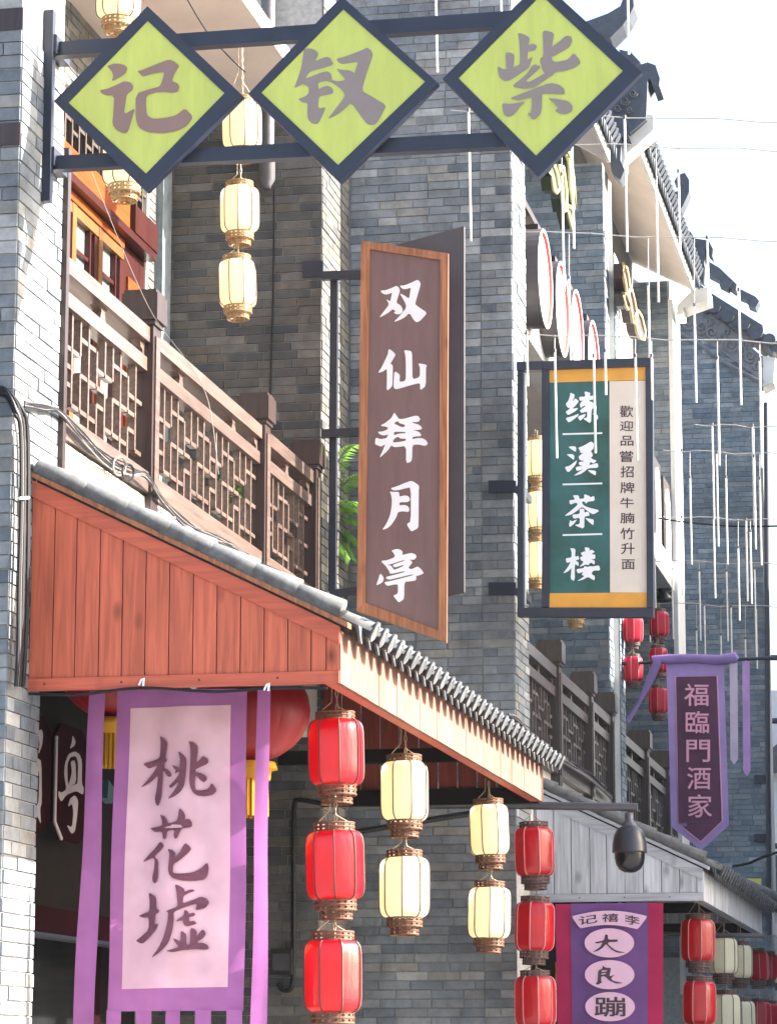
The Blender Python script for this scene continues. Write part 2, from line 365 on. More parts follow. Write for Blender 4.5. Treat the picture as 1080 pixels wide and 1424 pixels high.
# ------------------------------------------------------------------ brickwork
def unit_brick(m, face):
    key = 'brick_' + m.name + face
    if key in bpy.data.meshes: return bpy.data.meshes[key]
    e = .035
    if face == '-Y': vs = [(-.5, 0, -.5), (.5, 0, -.5), (.5, 0, .5), (-.5, 0, .5), (-.5 + e * .3, -1, -.5 + e), (.5 - e * .3, -1, -.5 + e), (.5 - e * .3, -1, .5 - e), (-.5 + e * .3, -1, .5 - e)]
    else: vs = [(0, -.5, -.5), (0, .5, -.5), (0, .5, .5), (0, -.5, .5), (1, -.5 + e * .3, -.5 + e), (1, .5 - e * .3, -.5 + e), (1, .5 - e * .3, .5 - e), (1, -.5 + e * .3, .5 - e)]
    fs = [(4, 5, 6, 7), (0, 1, 5, 4), (1, 2, 6, 5), (2, 3, 7, 6), (3, 0, 4, 7)]
    me = bpy.data.meshes.new(key); me.from_pydata(vs, [], fs); me.materials.append(m); me.update(); return me
def brick_list(face, base, a0, a1, z0, z1, h=.074, L=.27, gap=.005, z_ref=0.0, seed=1):
    rnd = random.Random(seed); out = []
    k = math.floor((z0 - z_ref) / h)
    while z_ref + k * h < z1 - h * .4:
        z = z_ref + k * h; a = a0
        first = L * (.5 if k % 2 else 1.0) * rnd.uniform(.9, 1.05)
        while a < a1 - .02:
            l = first if a == a0 else L * rnd.choice((1, 1, 1.08, 1, 1.15, 1, .6, 1.05))
            if a + l > a1 - .05: l = a1 - a
            th = .012 + rnd.uniform(-.004, .004)
            c = a + l / 2; zc = z + h / 2
            if face == '-Y': out.append((face, (c, base, zc), (l - gap, th, h - gap)))
            else: out.append((face, (base, c, zc), (th, l - gap, h - gap)))
            a += l
        k += 1
    return out
def lay_bricks(wall, bricks, m, limit=300, only_stuff=False):
    n = 0; mb = MB()
    for face, c, s in bricks:
        if n < limit and not only_stuff:
            o = place('brick', unit_brick(m, face), wall); o.location = c; o.scale = s; n += 1
        else:
            me = unit_brick(m, face)
            mb.add([(c[0] + v.co.x * s[0], c[1] + v.co.y * s[1], c[2] + v.co.z * s[2]) for v in me.vertices], [tuple(p.vertices) for p in me.polygons])
    if mb.v:
        o = mb.build('brickwork', m, wall); o['kind'] = 'stuff'
def brick_wall(name, label, x0, x1, y0, y1, z0, z1, bricks, m, only_stuff=False, cat='wall', limit=300, core=None):
    w = (core or MB().box(x0, x1, y0, y1, z0, z1)).build(name, M_MORTAR); tag(w, label, cat)
    lay_bricks(w, bricks, m, limit, only_stuff); return w

# ================================================================== SETTING
g = MB().add([(-400, -200, 0), (400, -200, 0), (400, 900, 0), (-400, 900, 0)], [(0, 1, 2, 3)]).build('ground', M_PAVE); tag(g, kind='structure')

XP, XB = -5.2, -3.78                    # street face of the near house / of the house beyond
YP0, YP1 = 15.25, 16.04                 # near pillar
YA0, YA1 = 22.99, 24.02                 # party wall closing the near balcony
YB0, YB1 = 24.05, 24.80                 # corner wall of the second house
YD0, YD1 = 30.9, 31.7                   # party wall closing the second balcony
YF0, YF1 = 37.8, 38.6
YE = 42.0

# houses across the street (right of the picture): they keep the sun off the lower far walls
op = thing('brick_house', 'row of brick houses across the street, right of the picture', 'house', (7, 40, 0))
part(op, 'wall', B_GREY, MB().box(4.2, 11, 26.6, 37, 0, 9.0).box(4.2, 11, 37.02, 70, 0, 11.2))
part(op, 'roof', M_TILED, MB().prism([(3.9, 26.4, 9.0), (11.3, 26.4, 9.0), (7.5, 26.4, 11.6)], (0, 10.5, 0)).prism([(3.9, 37.0, 11.2), (11.3, 37.0, 11.2), (7.5, 37.0, 13.8)], (0, 33.2, 0)))
for y in (28, 30.5, 33, 35.5, 39, 42, 45, 48, 51): part(op, 'window', M_WDARK, MB().box(4.12, 4.199, y, y + 1.2, 4.5, 6.2))

# near pillar
YPL = 15.81
bl = brick_list('+X', XP - .008, YP0, YP1, 3.744, 7.4, h=.078, L=.26, seed=3) + brick_list('+X', XP - .008, YP0, YPL, 1.7, 3.74, h=.078, L=.26, seed=3) + brick_list('-Y', YP0 + .008, XP - .52, XP, 1.7, 7.4, h=.078, L=.26, seed=4)
pillar = brick_wall('brick_pillar', 'tall grey brick pillar at the left edge, its street side glaring in the sun', XP - 1.6, XP - .008, YP0 + .008, YP1, 0, 10, bl, B_GREY, cat='pillar', limit=300, core=MB().prism([(XP - .008, YP0 + .008, 0), (XP - .008, YPL, 0), (XP - .008, YPL, 3.744), (XP - .008, YP1, 3.744), (XP - .008, YP1, 10), (XP - .008, YP0 + .008, 10)], (-1.592, 0, 0)))

# party wall A
ba = brick_list('-Y', YA0 + .008, -6.62, XP, 5.0, 9.6, seed=5, L=.29) + brick_list('+X', XP - .008, YA0, YA1 - .3, 5.0, 10.4, seed=6) + brick_list('+X', XP - .008, YA1 - .3, YA1, 5.0, 10.4, seed=8) + brick_list('-Y', YA0 + .008, -6.62, XP, 1.7, 5.0, seed=7) + brick_list('+X', XP - .008, YA0, YA1, 1.7, 5.0, seed=8)
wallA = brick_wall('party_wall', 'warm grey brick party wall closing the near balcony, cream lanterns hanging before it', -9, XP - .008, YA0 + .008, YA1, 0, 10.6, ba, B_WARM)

# corner wall B : quoin column at the street corner
bb = brick_list('-Y', YB0 + .008, -5.19, XB - .27, 3.9, 8.9, seed=9, L=.27) + brick_list('-Y', YB0 + .008, XB - .27, XB, 3.9, 8.9, seed=10, L=.27)
bb = [b for b in bb if not (b[1][0] < -4.35 and 5.0 < b[1][2] < 8.2)]
hid = [b for b in brick_list('-Y', YB0 + .008, -5.19, XB - .27, 3.9, 8.9, seed=9, L=.27) if (b[1][0] < -4.35 and 5.0 < b[1][2] < 8.2)]
bb2 = brick_list('-Y', YB0 + .008, -5.19, XB - .27, 1.7, 3.9, seed=9, L=.27) + brick_list('-Y', YB0 + .008, XB - .27, XB, 1.7, 3.9, seed=10, L=.27)
bb3 = brick_list('-Y', YB0 + .008, -5.19, XB - .27, 8.9, 11, seed=9, L=.27) + brick_list('-Y', YB0 + .008, XB - .27, XB, 8.9, 11, seed=10, L=.27) + brick_list('+X', XB - .008, YB0, YB1, 3.5, 11, seed=11)
bb2.sort(key=lambda b: -b[1][2])
random.Random(2).shuffle(bb)
brick_wall('corner_wall', 'broad grey brick corner wall behind the tall brown signboard', -9, XB - .008, YB0 + .008, YB1, 0, 11, bb[:190] + bb2[:110] + bb[190:] + bb2[110:] + hid + bb3, B_GREY)

# near house : floor behind the balcony, door wall, soffit
XK = -6.5
house = thing('shop_house', 'near shophouse storey with orange timber doors behind the balcony', 'house', (-6, 19.5, 0))
part(house, 'balcony_slab', M_PLASTER, MB().box(-6.9, -5.41, YP1, YA0, 4.72, 5.2))
part(house, 'back_wall', M_MORTAR, MB().box(XK - .3, XK - .02, YP1 - .5, YA0 + .01, 3.9, 9.8))
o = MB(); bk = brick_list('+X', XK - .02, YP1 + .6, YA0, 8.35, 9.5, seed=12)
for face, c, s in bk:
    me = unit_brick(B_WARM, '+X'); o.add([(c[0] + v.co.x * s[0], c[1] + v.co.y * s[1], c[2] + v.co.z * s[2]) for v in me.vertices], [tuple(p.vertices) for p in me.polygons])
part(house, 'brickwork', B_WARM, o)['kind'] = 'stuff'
part(house, 'soffit', M_SOFFIT, MB().prism([(XK - .3, YP1 + .3, 9.43), (-5.32, YP1 + .3, 9.60), (-5.32, YP1 + .3, 9.75), (XK - .3, YP1 + .3, 9.75)], (0, YA0 - YP1 - .28, 0)))
# lintels and transom
YJ = 22.08                                # far jamb of the door wall
part(house, 'lintel', M_ORANGE, MB().box(XK - .01, XK + .12, YP1 + .3, 21.40, 8.035, 8.235))
part(house, 'beam_box', M_REDDOOR, MB().box(XK - .01, XK + .16, 21.42, YJ - .02, 8.02, 8.24))
part(house, 'door_head', M_REDDOOR, MB().box(XK, XK + .15, YP1 + .3, YJ - .02, 7.955, 8.018))
part(house, 'door_rail', M_ORANGE, MB().box(XK, XK + .08, YP1 + .3, 21.40, 7.885, 7.95))
part(house, 'transom_rail', M_WDARK, MB().box(XK, XK + .06, YP1 + .3, YJ - .02, 8.66, 8.74))
tl = MB(); y = YP1 + .3; k = 0
while y < YJ - .1:
    tl.box(XK, XK + .055, y, y + .03, 8.242, 8.66); zz = 8.42 + (.07 if k % 2 else 0)
    tl.box(XK, XK + .05, y + .03, y + .17, zz, zz + .028); y += .17; k += 1
part(house, 'transom_lattice', M_WGREY, tl)
part(house, 'transom_glass', M_DARK, MB().box(XK - .015, XK - .004, YP1 + .3, YJ - .03, 8.2, 8.68))
# doors
y = 17.44
while y < 21.0:
    w = .60
    d = part(house, 'door', M_OCHRE, MB().box(XK, XK + .07, y, y + .10, 5.2, 7.88).box(XK, XK + .066, y + .10, y + .665, 7.80, 7.878).box(XK, XK + .06, y + .10, y + .665, 5.9, 6.0))
    part(d, 'mullion', M_REDDOOR, MB().box(XK + .005, XK + .055, y + .10, y + .13, 6.0, 7.8).box(XK + .005, XK + .055, y + .48, y + .51, 6.0, 7.8).box(XK + .005, XK + .055, y + .60, y + .66, 6.0, 7.8).box(XK + .005, XK + .045, y + .13, y + .48, 7.55, 7.58).box(XK + .005, XK + .045, y + .51, y + .60, 7.3, 7.33).box(XK + .005, XK + .045, y + .51, y + .60, 6.8, 6.83))
    part(d, 'pane', M_GLASS, MB().box(XK - .005, XK + .012, y + .10, y + .66, 6.0, 7.8))
    part(d, 'lower_panel', M_REDDOOR, MB().box(XK - .005, XK + .03, y + .10, y + .665, 5.2, 5.9))
    y += .665
part(house, 'side_door', M_REDDOOR, MB().box(XK, XK + .05, 21.43, YJ - .02, 5.2, 7.95))
part(house, 'side_door_panel', M_ORANGE, MB().box(XK + .052, XK + .07, 21.55, 21.85, 6.2, 7.7))
part(house, 'corner_post', M_PLASTER, MB().box(XK + .0, XK + .06, YJ, YJ + .05, 5.2, 9.42))
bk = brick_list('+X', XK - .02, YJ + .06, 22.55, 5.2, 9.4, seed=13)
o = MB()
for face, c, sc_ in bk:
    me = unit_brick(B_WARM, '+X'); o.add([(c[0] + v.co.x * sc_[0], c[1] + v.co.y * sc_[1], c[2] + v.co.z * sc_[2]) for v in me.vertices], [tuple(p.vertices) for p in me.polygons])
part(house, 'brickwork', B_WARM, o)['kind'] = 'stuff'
part(house, 'pilaster', B_COOL, MB().box(XK - .02, XK + .05, 22.58, 22.84, 5.2, 9.4))
# beam and bright plaster under the rail
part(house, 'plaster_band', M_PLASTER, MB().box(-5.4, -5.225, YP1 + .005, YA0, 4.2, 5.21))

# shopfront under the red awning
shop = thing('shop_entrance', 'dark shopfront with glass door under the red awning', 'shop front', (-6, 18, 0))
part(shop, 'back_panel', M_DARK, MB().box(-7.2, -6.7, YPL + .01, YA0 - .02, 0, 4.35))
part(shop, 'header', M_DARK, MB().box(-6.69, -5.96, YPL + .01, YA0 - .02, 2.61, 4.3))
part(shop, 'lintel', M_MAROON, MB().box(-5.98, -5.86, YPL + .01, YA0 - .02, 2.44, 2.60))
part(shop, 'lintel_trim', M_STEEL, MB().box(-5.98, -5.85, YPL + .01, YA0 - .02, 2.41, 2.435))
for y in (18.9, 21.5): part(shop, 'door_post', M_MAROON, MB().box(-6.69, -6.6, y, y + .2, 0, 2.605))
part(shop, 'glass_door', mat('dark_shop_glass', (.012, .013, .014), .12, .6, 1.2, 0, spec=.3), MB().box(-6.69, -6.66, 19.13, 21.48, .1, 2.6))

# second house behind its balconies
h2 = thing('brick_house', 'second brick house with round white discs above its balcony', 'house', (-5, 28, 0))
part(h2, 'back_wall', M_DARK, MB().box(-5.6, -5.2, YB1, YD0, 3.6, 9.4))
part(h2, 'floor_slab', M_PLASTER, MB().box(-5.2, -3.86, YB1 + .01, YD0 - .01, 3.95, 4.22))
part(h2, 'plaster_band', M_PLASTER, MB().box(-4.1, -3.80, YB1 + .01, YD0 - .01, 3.45, 3.94))
e0 = PX(735, 428, -3.86); e1 = PX(735, 470, -3.86)
part(h2, 'lintel_beam', M_PLASTER, MB().box(-4.1, -3.86, YB1 + .01, YD0 - .01, e1.z, e0.z))
part(h2, 'upper_slab', M_SOFFIT, MB().box(-5.2, -3.88, YB1 + .01, YD0 - .01, e1.z + .01, e1.z + .1))
for q in ((733, 290), (733, 330)):
    a = PX(q[0], q[1], -3.9)
    part(h2, 'window_rail', M_WDARK, MB().box(-3.96, -3.88, YB1 + .01, YB1 + 2.0, a.z - .05, a.z + .02))
# party wall D and its two bright pilasters
bd = brick_list('-Y', YD0 + .008, -5.2, -3.84, 3.9, 11.35, seed=21)
bd2 = brick_list('+X', -3.848, YD0, YD0 + .35, 3.2, 10.6, seed=22) + brick_list('+X', -3.788, YD1 - .42, YD1, 3.2, 10.4, seed=23)
wd = brick_wall('party_wall', 'grey brick party wall between second and third balconies, red lanterns beside it', -6.5, -3.85, YD0 + .008, YD1, 0, 11.35, bd + bd2, B_COOL, only_stuff=True)
part(wd, 'pilaster', M_PLASTER, MB().box(-3.85, -3.79, YD1 - .42, YD1 - .001, 0, 10.4))

# third house : wall F
bf = brick_list('-Y', YF0 + .008, -5.4, -3.86, 3.0, 11.86, seed=24)
wf = brick_wall('party_wall', 'blue grey brick wall under the beige eave, edged by a bright white strip', -7, -3.84, YF0 + .008, YF1, 0, 11.84, bf, B_COOL, only_stuff=True)
part(wf, 'white_trim', M_PLASTER, MB().box(-3.86, -3.80, YF0 - .01, YF1 + .12, 2.5, PX(943, 436, -3.8).z))
def onF(px, py): return PY(px, py, YF0 - .03)
part(wf, 'white_flare', M_PLASTER, MB().prism([onF(940, 437), onF(948, 437), onF(949, 428), onF(986, 415), onF(985, 400), onF(966, 400), onF(942, 424)], (0, .5, 0)))
h3 = thing('brick_house', 'third brick house with arched upper windows beyond the green sign', 'house', (-5, 35, 0))
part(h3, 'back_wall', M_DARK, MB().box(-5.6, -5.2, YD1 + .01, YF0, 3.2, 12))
part(h3, 'upper_bounce_wall', mat('pale_grey_render', (.27, .26, .25), .9, .2, 3, .1), MB().box(-4.9, -4.32, YD1 + .01, YF0 - .01, 9.0, 12.1))  # upper wall added to bounce sunlight onto the soffit
part(h3, 'plaster_band', M_PLASTER, MB().box(-4.1, -3.83, YD1 + .01, YF0 - .01, 3.3, 3.9))
a = PX(912, 745, -3.84); b = PX(912, 785, -3.84)
part(h3, 'lintel_beam', M_PLASTER, MB().box(-4.1, -3.84, YD1 + .01, YF0 - .02, b.z, a.z))
a = PX(912, 645, -3.9); 
for px, top in ((914, 650), (928, 680)):
    p0 = PX(px, top, -3.86); w = .55; hh = 1.15
    arch = [(-3.86, p0.y - w / 2 + w * t / 10, p0.z - .22 + .22 * math.sin(math.pi * t / 10)) for t in range(11)]
    fr = part(h3, 'window', M_WDARK, MB().prism([(-3.90, p0.y - w / 2 - .14, p0.z - hh), (-3.90, p0.y + w / 2 + .14, p0.z - hh), (-3.90, p0.y + w / 2 + .14, p0.z + .1), (-3.90, p0.y - w / 2 - .14, p0.z + .1)], (.03, 0, 0)))
    part(fr, 'pane', M_GLASS, MB().prism([(-3.868, p0.y + w / 2, p0.z - hh + .05), (-3.868, p0.y - w / 2, p0.z - hh + .05)] + [(-3.868, v[1], v[2]) for v in arch], (.012, 0, 0))).active_material = M_WHITE
# turned black balusters seen under the beam
for q in ((923, 815), (930, 832), (937, 845)):
    p = PX(q[0], q[1], -3.95)
    part(h3, 'baluster', M_BLACK, MB().lathe([(0, .22), (.09, .22), (.09, .17), (.05, .14), (.10, .06), (.11, -.02), (.06, -.10), (.10, -.15), (.10, -.22), (0, -.22)], 12, p))

# far gable wall E
def onE(px, py, dy=0): return PY(px, py, YE + dy)
be = [b for b in brick_list('-Y', YE, onE(900, 700).x, onE(1059, 700).x, 1.7, onE(1060, 425).z, seed=25)]
s0, s1 = onE(945, 432), onE(1060, 512)
def topz(x): return s0.z + (s1.z - s0.z) * (x - s0.x) / (s1.x - s0.x)
be = [b for b in be if b[1][2] + .04 < topz(b[1][0]) - .02]
wl_, wr_ = onE(880, 800).x, onE(1060.5, 640).x
we = MB().prism([(wl_, YE, 0), (wr_, YE, 0), (wr_, YE, topz(wr_)), (wl_, YE, topz(wl_))], (0, .6, 0)).build('gable_wall', M_MORTAR)
tag(we, 'far blue grey brick gable wall with carved scrolls under its sloping tile cap', 'wall'); lay_bricks(we, be, B_COOL, only_stuff=True)
# carved band
band = MB().prism([onE(944, 447, -.03), onE(1060, 530, -.03), onE(1060, 496, -.03), onE(966, 415, -.03), onE(944, 432, -.03)], (0, .029, 0)); part(we, 'carved_band', M_STONE, band)
def spiral(cx, cy, r, turns, a0=0, sgn=1, n=26):
    return [onE(cx + r * (1 - .85 * t / n) * math.cos(a0 + sgn * turns * 2 * math.pi * t / n), cy + r * (1 - .85 * t / n) * math.sin(a0 + sgn * turns * 2 * math.pi * t / n), -.04) for t in range(n + 1)]
cv = MB()
for cx, cy, r, tn, a0, sg in ((957, 448, 11, 1.6, 0, 1), (975, 455, 10, 1.3, 2, -1), (990, 462, 9, 1.4, 1, 1), (1003, 470, 8, 1.3, 3, -1), (1016, 480, 10, 1.5, 0, 1), (1030, 487, 8, 1.3, 2, -1), (1043, 495, 9, 1.4, 1, 1), (1052, 510, 7, 1.3, 0, -1), (985, 447, 6, 1.2, 0, 1), (1010, 462, 5, 1.1, 2, 1), (1036, 478, 5, 1.2, 1, 1)):
    cv.tube(spiral(cx, cy, r, tn, a0, sg), .022, 5)
cv.tube([onE(944, 462, -.04), onE(975, 480, -.04), onE(1010, 505, -.04), onE(1060, 532, -.04)], .03, 5)
part(we, 'carved_scrolls', M_STONE, cv)
for i, (px, py) in enumerate(((974, 418), (992, 426), (1011, 439), (1033, 450), (1051, 462), (1069, 472))):
    c = onE(px, py, -.18)
    part(we, 'cover_tile', M_TILED, MB().tube([c, c + Vector((0, .03, 0)), c + Vector((0, .8, 0))], [.095, .095, .085], 14))
    c2 = onE(px + 8, py + 9, -.12)
    part(we, 'pan_tile', M_TILED, MB().tube([c2, c2 + Vector((0, .75, 0))], .085, 12))
part(we, 'tile_cap', M_TILED, MB().prism([onE(960, 410, -.1), onE(1062, 470, -.1), onE(1060, 452, -.1), onE(985, 405, -.1), onE(962, 385, -.1)], (0, .7, 0)))
part(we, 'tile_ridge', M_TILED, MB().prism([onE(983, 362, .1), onE(1000, 372, .1), onE(1024, 395, .1), onE(1022, 405, .1), onE(998, 388, .1), onE(983, 380, .1)], (0, .3, 0)).prism([onE(1026, 400, .1), onE(1050, 412, .1), onE(1055, 418, .1), onE(1050, 428, .1), onE(1040, 424, .1), onE(1038, 416, .1), onE(1026, 411, .1)], (0, .3, 0)).prism([onE(1004, 382, .07), onE(1018, 390, .07), onE(1012, 402, .07), onE(1000, 396, .07)], (0, .26, 0)))
part(we, 'ridge_ornament', M_TILED, MB().prism([onE(947, 316, .2), onE(960, 322, .2), onE(965, 331, .2), onE(985, 334, .2), onE(991, 346, .2), onE(990, 356, .2), onE(985, 352, .2), onE(980, 345, .2), onE(977, 390, .2), onE(960, 380, .2), onE(955, 350, .2), onE(948, 330, .2)], (0, .35, 0)))
part(we, 'white_corbel', M_PLASTER, MB().prism([onE(1056, 494, -.02), onE(1078, 497, -.02), onE(1075, 530, -.02), onE(1060, 538, -.02)], (0, .5, 0)))
dp = MB(); dp.tube([onE(1064.5, 560, -.1), onE(1069, 1300, -.1)], .035, 8); part(we, 'down_pipe', M_STEEL, dp)
for y0 in (1078, 1160): part(we, 'bracket_plate', M_STEEL, MB().prism([onE(1048, y0, -.05), onE(1066, y0, -.05), onE(1066, y0 + 11, -.05), onE(1048, y0 + 11, -.05)], (0, .045, 0)))
# sliver of a pale building at the right edge
fb = thing('far_building', 'sliver of a pale far building at the right edge', 'building', (0, 60, 0))
p = [PY(1070, 960, 60), PY(1140, 960, 60), PY(1140, 1330, 60), PY(1068, 1330, 60)]
part(fb, 'wall', M_PLASTER, MB().prism(p, (0, 4, 0)))
part(fb, 'awning', M_GREYMETAL, MB().prism([PY(1062, 1050, 59.5), PY(1140, 985, 59.5), PY(1140, 1060, 59.5), PY(1064, 1075, 59.5)], (0, .4, 0)))
part(fb, 'window', M_TEAL, MB().prism([PY(1070, 1190, 59.9), PY(1140, 1185, 59.9), PY(1140, 1290, 59.9), PY(1070, 1290, 59.9)], (0, .08, 0)))
for yy in (915, 1003, 1177): part(fb, 'rail', M_STEEL, MB().tube([PY(1060, yy, 56), PY(1140, yy - 1, 56)], .06, 6))

# ================================================================== UPPER ROOFS
def eave(parent, y0, y1, xo, zo, xi, zi, tiles=True):
    part(parent, 'soffit', M_SOFFIT, MB().prism([(xo, y0, zo), (xi, y0, zi), (xi - 1.2, y0, zi + .6), (xi - 1.2, y0, zi + .75), (xo, y0, zo + .10)], (0, y1 - y0, 0)))
    part(parent, 'eave_board', M_PLASTER, MB().box(xo + .002, xo + .04, y0, y1, zo - .02, zo + .13))
    mb = MB(); mc = MB(); n = int((y1 - y0) / .2)
    for i in range(n):
        yy = y0 + .1 + i * .2
        d = Vector((-.86, 0, .5))
        c = Vector((xo + .15, yy, zo + .17))
        mb.tube([c, c + d * .03, c + d * .031, c + d * 1.2], [.075, .075, .062, .062], 8)
        mc.prism([(xo + .10, yy + .04, zo + .12), (xo + .10, yy + .17, zo + .12), (xo + .10, yy + .105, zo - .02)], (.02, 0, 0))
    part(parent, 'tile_row', M_TILED, mb)['kind'] = 'stuff'
    part(parent, 'drip_tile_row', M_TILED, mc)['kind'] = 'stuff'
    part(parent, 'roof_slope', M_TILED, MB().prism([(xo + .10, y0, zo + .125), (xo - 2.2, y0, zo + 1.45), (xo - 2.2, y0, zo + 1.50), (xo + .10, y0, zo + .175)], (0, y1 - y0, 0)))
r3 = thing('tiled_roof', 'tiled roof with broad beige soffit at upper right, over the third house', 'roof', (-3.6, 34, 11.7))
eave(r3, YD1 + .02, YF0 - .01, -3.55, 11.70, -4.2, 12.05)
r2 = thing('tiled_roof', 'tiled roof corner peeping out under the rightmost diamond sign', 'roof', (-3.8, 28, 11.3))
eave(r2, 28.2, YD0 - .01, -3.80, 11.36, -4.3, 11.66)
# gable head of wall D : white flare, carved block, bracket and ridge curls
gh = thing('gable_head', 'carved gable head with white flare and curled ridge beside the rightmost diamond', 'roof ornament', (-3.7, 31.5, 11))
def onD(px, py, dy=0): return PY(px, py, 31.3 + dy)
part(gh, 'white_flare', M_PLASTER, MB().prism([onD(858, 232), onD(867, 232), onD(868, 216), onD(909, 180), onD(908, 160), onD(896, 158), onD(862, 196)], (0, .35, 0)))
part(gh, 'carved_block', M_TILED, MB().prism([onD(838, 160, -.1), onD(875, 185, -.1), onD(898, 165, -.1), onD(900, 112, -.1), onD(870, 110, -.1), onD(845, 125, -.1)], (0, .4, 0)))
cv = MB()
for cx, cy, rr in ((868, 140, 7), (880, 130, 6), (875, 153, 5), (858, 150, 5)):
    cv.tube([onD(cx + rr * (1 - .8 * t / 20) * math.cos(t * .5), cy + rr * (1 - .8 * t / 20) * math.sin(t * .5), -.12) for t in range(21)], .014, 5)
part(gh, 'carved_scrolls', M_TILE, cv)
part(gh, 'bracket', M_TILED, MB().prism([onD(838, 163, -.15), onD(868, 172, -.15), onD(876, 195, -.15), onD(864, 190, -.15), onD(862, 222, -.15), onD(868, 236, -.15), onD(862, 250, -.15), onD(850, 238, -.15), onD(846, 214, -.15), onD(848, 182, -.15)], (0, .3, 0)))
part(gh, 'ridge_tile', M_TILED, MB().prism([onD(882, 92), onD(900, 86), onD(911, 90), onD(917, 108), onD(916, 118), onD(908, 121), onD(903, 108), onD(899, 114), onD(872, 112)], (0, .5, 0)))
part(gh, 'ridge_tile', M_TILED, MB().prism([onD(860, 68), onD(877, 72), onD(890, 86), onD(884, 90), onD(868, 84)], (0, .45, 0)))
def horn(px, w, Y): return MB().tube([PY(a, b, Y) for a, b in px], w, 8)
part(gh, 'ridge_horn', M_TILED, MB().prism([onD(780, 40), onD(818, 28), onD(845, 18), onD(862, 8), onD(868, -8), onD(880, -8), onD(881, 8), onD(874, 22), onD(866, 34), onD(848, 52), onD(830, 42), onD(800, 46)], (0, .4, 0)))
h4 = thing('ridge_finial', 'dark curled ridge finial rising behind the beige eave', 'roof ornament', (-2.9, 36, 13))
def onG(px, py, dy=0): return PY(px, py, 38.5 + dy)
part(h4, 'curl', M_TILED, MB().prism([onG(937, 252), onG(943, 242), onG(952, 240), onG(958, 250), onG(958, 266), onG(951, 282), onG(942, 298), onG(932, 280), onG(930, 270), onG(944, 264), onG(948, 256)], (0, .3, 0)))

# ================================================================== BALCONY RAILINGS
def lattice(mb, x, y0, y1, z0, z1, t=.028, d=.05):
    W, H = y1 - y0, z1 - z0
    n = max(5, round(W / .17)); c = W / n; r = H / 6
    def vb(i, a, b): mb.box(x - d / 2, x + d / 2, y0 + i * c - t / 2, y0 + i * c + t / 2, z0 + a * r, z0 + b * r)
    def hb(j, i0, i1): mb.box(x - d / 2 + .004, x + d / 2 - .004, y0 + i0 * c + t / 2, y0 + i1 * c - t / 2, z0 + j * r - t / 2, z0 + j * r + t / 2)
    for i in range(1, n):
        k = i % 4
        if k == 0: vb(i, 0, 6)
        elif k == 1: vb(i, 0, 2); vb(i, 3, 5)
        elif k == 2: vb(i, 1, 6) if i % 8 == 2 else vb(i, 0, 3); 
        else: vb(i, 1, 3); vb(i, 4, 6)
        if k == 2 and i % 8 != 2: vb(i, 4, 6)
    for i in range(n):
        k = i % 4
        for j in ((1, 3, 5) if k in (0, 3) else (2, 3, 4) if k == 1 else (1, 4)):
            hb(j, i, i + 1)
def railing(name, label, x, zs, posts, y0, y1, ma, mr, capw, group):
    """zs: base bottom, base top, mid rail, top rail; posts: list of y centres"""
    zb, zt, zm, zr = zs
    th = thing(name, label, 'railing', (x, (y0 + y1) / 2, zb), group)
    edges = [y0] + [v for p in posts for v in (p - capw * .36, p + capw * .36)] + [y1]
    for i in range(0, len(edges), 2):
        a, b = edges[i], edges[i + 1]
        if b - a < .1: continue
        part(th, 'top_rail', mr, MB().box(x - .065, x + .065, a, b, zr - .10, zr))
        part(th, 'middle_rail', mr, MB().box(x - .05, x + .05, a, b, zm - .09, zm))
        part(th, 'base_beam', mr, MB().box(x - .07, x + .07, a, b, zb, zt))
        lm = MB(); lattice(lm, x, a, b, zt, zm - .09)
        part(th, 'lattice_panel', mr, lm)
        m = max(1, int((b - a) / 1.2))
        for k in range(m):
            yc = a + (b - a) * (k + .5) / m
            part(th, 'rail_bracket', mr, MB().prism([(x - .03, yc - .09, zr - .10), (x - .03, yc + .09, zr - .10), (x - .03, yc + .03, zm + .07), (x - .03, yc + .07, zm), (x - .03, yc - .07, zm), (x - .03, yc - .03, zm + .07)], (.06, 0, 0)))
        for yc, sg in ((a, 1), (b, -1)):
            part(th, 'rail_bracket', mr, MB().prism([(x - .03, yc, zr - .10), (x - .03, yc + sg * .12, zr - .10), (x - .03, yc + sg * .09, zr - .15), (x - .03, yc + sg * .05, zr - .155), (x - .03, yc + sg * .05, zm + .02), (x - .03, yc, zm)], (.06, 0, 0)))
    for p in posts:
        w = capw * .36
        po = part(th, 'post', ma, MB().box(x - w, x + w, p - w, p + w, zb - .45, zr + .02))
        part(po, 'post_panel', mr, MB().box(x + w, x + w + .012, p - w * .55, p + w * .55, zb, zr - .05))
        part(po, 'post_cap', ma, MB().box(x - capw * .42, x + capw * .42, p - capw * .42, p + capw * .42, zr + .02, zr + .05).box(x - capw / 2, x + capw / 2, p - capw / 2, p + capw / 2, zr + .05, zr + .08).prism([(x - capw / 2, p - capw / 2, zr + .08), (x + capw / 2, p - capw / 2, zr + .08), (x + capw / 2, p + capw / 2, zr + .08), (x - capw / 2, p + capw / 2, zr + .08)], (0, 0, .15)).box(x - capw * .45, x + capw * .45, p - capw * .45, p + capw * .45, zr + .23, zr + .255))
    return th
def yX(px, py, X): return PX(px, py, X).y
XR1 = -5.27
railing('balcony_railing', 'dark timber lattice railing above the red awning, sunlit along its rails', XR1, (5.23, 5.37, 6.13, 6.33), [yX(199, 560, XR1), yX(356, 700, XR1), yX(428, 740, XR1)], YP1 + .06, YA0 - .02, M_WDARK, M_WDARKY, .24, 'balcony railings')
XR2 = -3.86
p2 = [yX(766, 960, XR2), yX(812, 1010, XR2), yX(842, 1040, XR2)]
